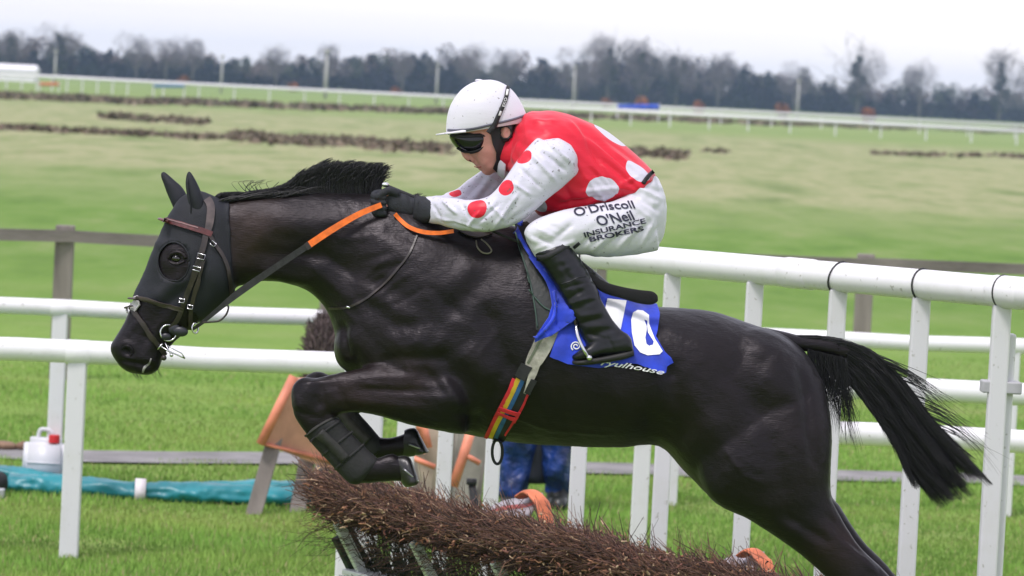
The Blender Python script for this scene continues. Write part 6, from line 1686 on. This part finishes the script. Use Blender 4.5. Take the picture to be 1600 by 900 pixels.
# ---- padded orange caps over the frame ends behind the brush
M_ORP = mat('orange_padding', (.62, .17, .075), .6, .18, 12, bump=.3, bscale=40)
M_GRYP = mat('scuffed_grey_vinyl', (.40, .36, .39), .5, .2, 14, bump=.2)
M_REDP = mat('red_vinyl', (.42, .06, .05), .5, .2, 14)
def cap(x0, y0, x1, y1, d0, d1, drop, label, wpx, red=True):
    """a folded vinyl pad: runs up to the right, curls over and hangs down at its right end"""
    a, b = P(x0, y0, d0), P(x1, y1, d1)
    t = thing('padding_cap', (a + b) / 2 - [0, 0, .1], label, 'padding', None)
    along = (b - a); L = np.linalg.norm(along); along /= L
    acr = np.cross(along, [0, 0, 1]); acr /= np.linalg.norm(acr); upv = np.cross(acr, along)
    if acr @ fwd > 0: acr = -acr
    wd = wpx * d0 / F
    def sheet(nm, m, w0, w1, lift, u0=0, u1=1):
        V = []; Fc = []; n = 14
        for i in range(n + 1):
            u = u0 + (u1 - u0) * i / n
            for q in (0, 1):
                for th in (0, .02):
                    w_ = w0 + (w1 - w0) * q
                    V.append(a + along * L * u + acr * (w_ - .5) * wd - upv * (w_ * wd * .9) + upv * (lift + th + .015 * math.sin(u * 5)))
        for i in range(n):
            k = 4 * i; j = k + 4
            Fc += [(k, j, j + 2, k + 2), (k + 1, k + 3, j + 3, j + 1), (k, k + 1, j + 1, j), (k + 2, j + 2, j + 3, k + 3)]
        Fc += [(0, 2, 3, 1), (4 * n, 4 * n + 1, 4 * n + 3, 4 * n + 2)]
        return mesh_obj(nm, V, Fc, m, t)
    sheet('top_sheet', M_GRYP, 0, .42, 0); 
    if red: sheet('red_band', M_REDP, .40, .58, .004)
    sheet('side_sheet', M_GRYP, .56, 1, 0)
    # rounded orange end
    r = wd * .55
    c0 = b - upv * .02
    pts = [c0 - along * wd * .9 + upv * .03, c0 - along * wd * .25 + upv * .035, c0 + along * wd * .25 - upv * .01, c0 + along * wd * .45 - upv * wd * .5, c0 + along * wd * .5 - upv * (wd * .5 + drop)]
    mb = MB(); mb.tube(cr_interp(pts, 5), wd * .13, 16, flat=3.4, upv=acr)
    mb.obj('orange_end', M_ORP, t)
cap(745, 806, 835, 772, 18.3, 18.0, .12, 'orange and grey padded cap with a red band poking above the brushwood', 34)
cap(1108, 892, 1182, 864, 16.2, 16.0, .16, 'orange and grey padded cap at the near right end of the brushwood', 34, False)

# ================================================================ BEHIND: portable fence with orange boards
M_BOARD = mat('salmon_board', (.74, .37, .27), .7, .15, 4, bump=.2)
M_TUBE = mat('orange_edge_pad', (.74, .25, .15), .55, .15, 8)
M_PLY = mat('beige_plywood', (.46, .38, .29), .8, .2, 5)
def slab(nm, pts, th, m, parent):
    """flat board from four world points with thickness away from the camera"""
    V = [np.asarray(p) for p in pts]; nrm = np.cross(V[1] - V[0], V[-1] - V[0]); nrm /= np.linalg.norm(nrm)
    if nrm @ fwd < 0: nrm = -nrm
    n = len(V); W = V + [v + nrm * th for v in V]
    Fc = [tuple(range(n)), tuple(range(2 * n - 1, n - 1, -1))] + [(i, i + n, (i + 1) % n + n, (i + 1) % n) for i in range(n)]
    o = mesh_obj(nm, W, Fc, m, parent, smooth=False)
    bm = bmesh.new(); bm.from_mesh(o.data); bmesh.ops.recalc_face_normals(bm, faces=bm.faces[:]); bm.to_mesh(o.data); bm.free()
    return o
def brush_fence():
    d = 26.3
    t = thing('brush_fence', GD(430, d, 0), 'portable brush fence with salmon orange boards on grey wooden legs', 'fence')
    q = lambda px, py, o=0: P(px, py, d + o)
    # splayed legs down to the ground
    for (xt, yt, xb, o0, o1) in ((428, 690, 393, .10, -.1), (480, 716, 462, .40, .15), (508, 716, 486, .95, .8)):
        top = q(xt, yt, o0); bot = GD(xb, d + o1, -.05)
        mb = MB(); mb.bar(top + (top - bot) * .15, bot, .10, .05, (0, 1, 0)); bevel(mb.obj('leg', M_WOOD, t, smooth=False), .006)
    slab('take_off_board', [q(458, 592), q(530, 596, .5), q(545, 745, .5), q(408, 692)], .03, M_BOARD, t)
    for a, b in (((459, 588), (407, 694)),):
        mb = MB(); mb.tube([q(a[0], a[1], -.03), q(b[0], b[1], -.03)], .030, 12); mb.obj('edge_pad', M_TUBE, t)
    mb = MB(); mb.tube([q(407, 692, -.03), q(545, 728, .45)], .012, 8); mb.obj('edge_pad', M_TUBE, t)
    # brush on top: a rounded hump
    n = 9000
    cen = np.array([q(512, 560, .5), q(520, 620, .5), q(535, 540, .6), q(545, 660, .6)]); rad = np.array([[.14, .45, .26], [.20, .45, .30], [.14, .45, .2], [.2, .45, .2]])
    k = RNG.choice(4, n, p=[.35, .35, .15, .15]); dd = RNG.normal(size=(n, 3)); dd /= np.linalg.norm(dd, axis=1)[:, None]
    p = cen[k] + dd * rad[k] * (RNG.random(n) ** .3)[:, None]
    c = np.array([[.12, .09, .085]]) * (.5 + RNG.random(n))[:, None]
    sticks('brush', p, dd * .5 + np.array([0, 0, 1.0]) + RNG.normal(size=(n, 3)) * .35, .05 + .06 * RNG.random(n), .004 + .004 * RNG.random(n), c, t, kind='stuff')
    mb = MB()
    for c_, r_ in zip(cen, rad):
        V, Fc = [], []
        for i in range(9):
            th = math.pi * i / 8
            for j in range(12):
                ph = 2 * math.pi * j / 12; V.append(c_ + .86 * r_ * np.array([math.sin(th) * math.cos(ph), math.sin(th) * math.sin(ph), math.cos(th)]))
        for i in range(8):
            for j in range(12): Fc.append((i * 12 + j, i * 12 + (j + 1) % 12, (i + 1) * 12 + (j + 1) % 12, (i + 1) * 12 + j))
        mb.add(V, Fc)
    mb.obj('brush_heart', mat('brush_grey', (.06, .045, .042), .95, .3, 20, bump=.6), t)
brush_fence()
def a_frames():
    d = 25.0
    t = thing('trestle', GD(690, d, 0), 'trestle with beige boards edged by orange padding behind the slender posts', 'trestle')
    q = lambda px, py, o=0: P(px, py, d + o)
    slab('board', [q(640, 640), q(700, 650, .1), q(690, 800, .1), q(668, 800)], .03, M_PLY, t)
    slab('board', [q(716, 660, .2), q(765, 672, .3), q(738, 800, .3), q(708, 800, .2)], .03, mat('grey_plywood', (.36, .33, .29), .8, .2, 5), t)
    for nm, pts in (('orange_edge', [(625, 648), (662, 668), (668, 700)]), ('orange_edge', [(636, 712), (680, 730)]), ('orange_edge', [(737, 670), (724, 712), (708, 760)]), ('orange_edge', [(722, 708), (750, 724)])):
        mb = MB(); mb.tube([q(x, y, -.06) for x, y in pts], .03 if len(pts) == 3 else .017, 10); mb.obj(nm, M_TUBE, t)
    slab('orange_flap', [q(640, 664, -.02), q(668, 676, -.02), q(664, 710, -.02), q(645, 700, -.02)], .02, M_BOARD, t)
    for xt, yt, xb, o in ((700, 650, 676, .3), (712, 660, 702, .3), (650, 640, 655, .4), (755, 670, 735, .5)):
        top = q(xt, yt, o); bot = GD(xb, d + o, -.05)
        mb = MB(); mb.bar(top, bot, .07, .05, (0, 1, 0)); bevel(mb.obj('leg', M_WOOD, t, smooth=False), .006)
a_frames()
# dark shoe-like bag strap on the grass behind the slender post
def stake():
    d = 24.4; a = P(737, 752, d); g = GD(752, d, 0)
    t = thing('short_stake', g, 'short black stake leaning beside the trestle above the brushwood', 'stake')
    mb = MB(); mb.tube([a, (a * .6 + g * .4), g - [0, 0, .05]], [.022, .026, .026], 10); mb.obj('shaft', M_BLACK, t)
    mb = MB(); mb.tube([a + [0, 0, -.02], a + [0, 0, .015]], [.032, .03], 10); mb.obj('stake_head', M_BLACK, t)
stake()

# ---- person in blue waterproofs behind the horse
def groom():
    d = 27.4; s = d / F
    g = GD(834, d, 0)
    t = thing('person', g, 'person in blue waterproofs bent over behind the horse, only the legs showing', 'person')
    q = lambda dx, h, o=0: g + RT * dx * 1.0 + np.array([0, o, h])
    M_WP = mat('blue_waterproof', (.008, .036, .19), .42, .4, 7, bump=1.0, bscale=9, bdist=.06)
    M_WPD = mat('navy_cap_and_gap_shade', (.008, .010, .022), .7, .3, 8)  # navy of the cap, also the painted shade of the leg gap
    M_RUBB = mat('rubber_boot', (.015, .017, .016), .4, .3, 8)
    def limb(pts, rs):
        mb = MB(); A = cr_interp(np.c_[np.array(pts), rs], 5); mb.tube([a[:3] for a in A], [a[3] for a in A], 16); return (mb.v, mb.f)
    def figure(gr):
        L = []
        for sx in (-1, 1):
            L.append(limb([q(sx * .15, .10), q(sx * .145, .45, -.03), q(sx * .11, .85, .02)], [.055 + gr, .075 + gr, .095 + gr]))
        L.append(limb([q(0, .82, .02), q(0, .95, .02), q(-.02, 1.12, -.03), q(-.05, 1.30, -.10), q(-.06, 1.38, -.14)], [.15 + gr, .165 + gr, .16 + gr, .15 + gr, .10 + gr]))
        for sx in (-1, 1):
            L.append(limb([q(-.05 + sx * .17, 1.33, -.10), q(-.05 + sx * .23, 1.08, -.16), q(-.05 + sx * .16, .86, -.32)], [.055 + gr, .045 + gr, .034 + gr]))
        return L
    body = figure(-.012)
    mb = MB(); mb.tube([q(-.06, 1.36, -.13), q(-.07, 1.46, -.18)], .05, 12); body.append((mb.v, mb.f))
    bx, by, bd_ = to_px(q(-.08, 1.52, -.21)); body.append(ball_vf(bx, by, bd_ - DH, 24, 28, .10))
    for sx in (-1, 1):
        p = q(-.05 + sx * .16, .84, -.34)
        for k in range(4):
            mb = MB(); f0 = p + RT * (.028 - .018 * k); mb.tube([f0 + [0, 0, .04], f0 - [0, .01, .01], f0 - [0, -.01, .06]], [.010, .010, .008], 8); body.append((mb.v, mb.f))
        mb = MB(); mb.tube([p + [0, 0, .04], p - RT * sx * .04 + [0, 0, -.01]], [.012, .009], 8); body.append((mb.v, mb.f))
        mb = MB(); mb.tube([q(sx * .15, .12), q(sx * .155, .04, -.02), q(sx * .16, .04, -.16)], [.05, .05, .035], 10); body.append((mb.v, mb.f))
    o = fuse('body', body, .016, 4, M_SKIN, t)
    cl = fuse('waterproof_suit', figure(.045), .016, 4, M_WP, t)
    V = verts_np(cl); N_ = norms_np(cl)
    dsp = np.array([noise.noise((v[0] * 7, v[1] * 7, v[2] * 5)) for v in V]) * .05
    cl.data.vertices.foreach_set('co', (V + N_ * dsp[:, None]).ravel()); cl.data.update()
    # dark tube added between the legs, standing in for the shaded gap there
    mb = MB(); A = [q(-.02, .95, .02), q(-.015, .6, .02), q(-.01, .18, .03)]; mb.tube(cr_interp(np.array(A), 5), [.10 + .0 * i for i in range(11)], 14, flat=1.0); mb.obj('leg_gap_shade', M_WPD, t)
    for sx in (-1, 1):
        mb = MB(); mb.tube([q(sx * .15, .20), q(sx * .155, .06, -.02), q(sx * .16, .045, -.10), q(sx * .165, .04, -.20)], [.075, .075, .062, .04], 12); mb.obj('boot', M_RUBB, t)
    bx, by, bd_ = to_px(q(-.08, 1.56, -.20)); V, Fc = ball_vf(bx, by, bd_ - DH, 27, 24, .115); mesh_obj('cap', V, Fc, M_WPD, t)
groom()

# ---- jerry can
def jerrycan():
    d = 27.3; g = GD(69, d, 0); s = d / F
    t = thing('jerry_can', g, 'white plastic jerry can with a red screw cap by the rail post', 'jerry can')
    M_CAN = mat('translucent_white', (.62, .62, .66), .4, .06, 4)
    w_, dp, h = 35 * s, .10, .32
    bm = bmesh.new(); bmesh.ops.create_cube(bm, size=1)
    for v in bm.verts:
        v.co = Vector((v.co.x * 2 * w_ * (.94 if v.co.z > 0 else 1), v.co.y * 2 * dp * (.9 if v.co.z > 0 else 1), (v.co.z + .5) * h)) + Vector((0, 0, .0))
    bmesh.ops.bevel(bm, geom=bm.edges[:], offset=.038, segments=4, affect='EDGES')
    me = bpy.data.meshes.new('can_body'); bm.to_mesh(me); bm.free(); me.materials.append(M_CAN)
    o = bpy.data.objects.new('can_body', me); COL.objects.link(o); o.parent = t; me.polygons.foreach_set('use_smooth', np.ones(len(me.polygons), bool))
    top = g + np.array([0, 0, h])
    mb = MB(); mb.tube(cr_interp([top + [-.055, 0, -.02], top + [-.045, 0, .045], top + [-.01, 0, .055], top + [.03, 0, .04], top + [.05, 0, -.02]], 4), .014, 10); mb.obj('handle', M_CAN, t)
    mb = MB(); c = top + [.058, -.05, -.005]; mb.tube([c + [0, 0, -.02], c + [0, 0, .03]], .036, 18); q_ = mb.obj('cap', mat('red_cap', (.62, .02, .03), .4), t); autosmooth(q_, 40)
    mb = MB(); mb.box(g + np.array([-.0, -dp * .97, h * .5]), (w_ * .75, 0, 0), (0, .004, 0), (0, 0, h * .02)); mb.obj('moulded_rib', M_CAN, t)
jerrycan()
# ---- rolled teal sheets
M_TEAL = mat('teal_tarpaulin', (.012, .20, .235), .38, .22, 3, bump=.35, bscale=9, bdist=.03)
def tarp(pts, r0, label, seed, d0, ends=True):
    P3 = [GD(px, d0 + o, r0 * (rr if rr else 1) * .60) for px, o, rr in pts]
    t = thing('rolled_tarpaulin', P3[len(P3) // 2] * [1, 1, 0], label, 'tarpaulin', None)
    A = cr_interp(np.c_[np.array(P3), [r0 * p[2] for p in pts]], 14); V = []; Fc = []; n = 30
    for i, a in enumerate(A):
        for k in range(n):
            th = 2 * math.pi * k / n
            rr = a[3] * (1 + .24 * noise.noise((i * .10 + seed, math.cos(th) * 1.4, math.sin(th) * 1.4)) + .12 * noise.noise((i * .45 + seed, math.cos(th) * 2, math.sin(th) * 2)) + .05 * max(0, math.sin(th + i * .02 + seed)) ** 8)
            V.append(a[:3] + np.array([0, rr * 1.2 * math.cos(th), rr * .66 * math.sin(th)]))
    for i in range(len(A) - 1):
        for k in range(n):
            k2 = (k + 1) % n; Fc.append((i * n + k, i * n + k2, (i + 1) * n + k2, (i + 1) * n + k))
    Fc.append(tuple(range(n))[::-1]); Fc.append(tuple((len(A) - 1) * n + k for k in range(n)))
    mesh_obj('roll', V, Fc, M_TEAL, t)
    return t, A
t1, A1 = tarp([(14, .0, .95), (60, 0, 1.1), (120, .0, 1.02), (205, .0, .92), (232, 0, .92), (290, 0, 1.02), (350, .02, 1.08), (430, .05, 1.0), (520, .1, .98), (640, .1, .9)], .098, 'front roll of teal tarpaulin with a white strap around its middle', 1.0, 26.75)
t2, A2 = tarp([(-120, .5, 1.0), (-10, .45, 1.15), (60, .35, 1.0), (160, .3, .6), (260, .35, .55), (360, .4, .95), (440, .4, 1.1), (520, .45, 1.0), (640, .45, .9)], .088, 'rear roll of teal tarpaulin lying behind the strapped roll', 5.0, 26.8)
# strap
i0 = min(range(len(A1)), key=lambda i: abs(to_px(A1[i][:3])[0] - 219))
mb = MB(); c, r_ = A1[i0][:3], A1[i0][3] * 1.06
ring1 = [c + np.array([.03 * math.sin(a * .5) - .02, r_ * 1.22 * math.cos(a), r_ * .82 * math.sin(a)]) for a in np.linspace(0, 2 * math.pi, 28)[:-1]]
V = []; Fc = []
for k, p in enumerate(ring1):
    for dx, rr in ((-.035, 1.0), (.035, 1.0), (.035, 1.06), (-.035, 1.06)): V.append(c + (p - c) * rr + np.array([dx, 0, 0]))
m_ = len(ring1)
for k in range(m_):
    j = (k + 1) % m_
    for q in range(4): Fc.append((k * 4 + q, j * 4 + q, j * 4 + (q + 1) % 4, k * 4 + (q + 1) % 4))
mesh_obj('strap', V, Fc, mat('white_webbing', (.66, .62, .64), .8, .1, 20), t1)
# dark spool end at the left edge and brown object on the path
def left_bits():
    d = 26.4; g = GD(-6, d, 0)
    t = thing('metal_fitting', g, 'dark and silver clamp on the end of the tarpaulin roll at the left edge', 'clamp')
    mb = MB(); mb.tube([GD(-24, d, .09), GD(2, d + .1, .09)], .07, 16); mb.obj('drum', M_BLACK, t)
    mb = MB(); mb.box(GD(0, d - .12, .03), (.03, 0, 0), (0, .03, 0), (0, 0, .045)); bevel(mb.obj('bracket', M_METAL, t, smooth=False), .01)
    g = GD(2, 29.6, 0); t = thing('sandbag', g, 'small brown sack lying on the path edge at the left', 'sack')
    V, Fc = ball_vf(2, to_px(g)[1] - 7, 29.6 - DH, 26, 9, .12, .02); mesh_obj('sack', V, Fc, mat('brown_sack', (.22, .14, .09), .9, .2, 12, bump=.5), t)
    mb = MB(); a = P(26, to_px(g)[1] - 7, 29.55); mb.tube([a, a + [.06, 0, .01]], [.02, .035], 8); mb.obj('tied_neck', mat('brown_sack_neck', (.20, .12, .08), .9), t)
left_bits()
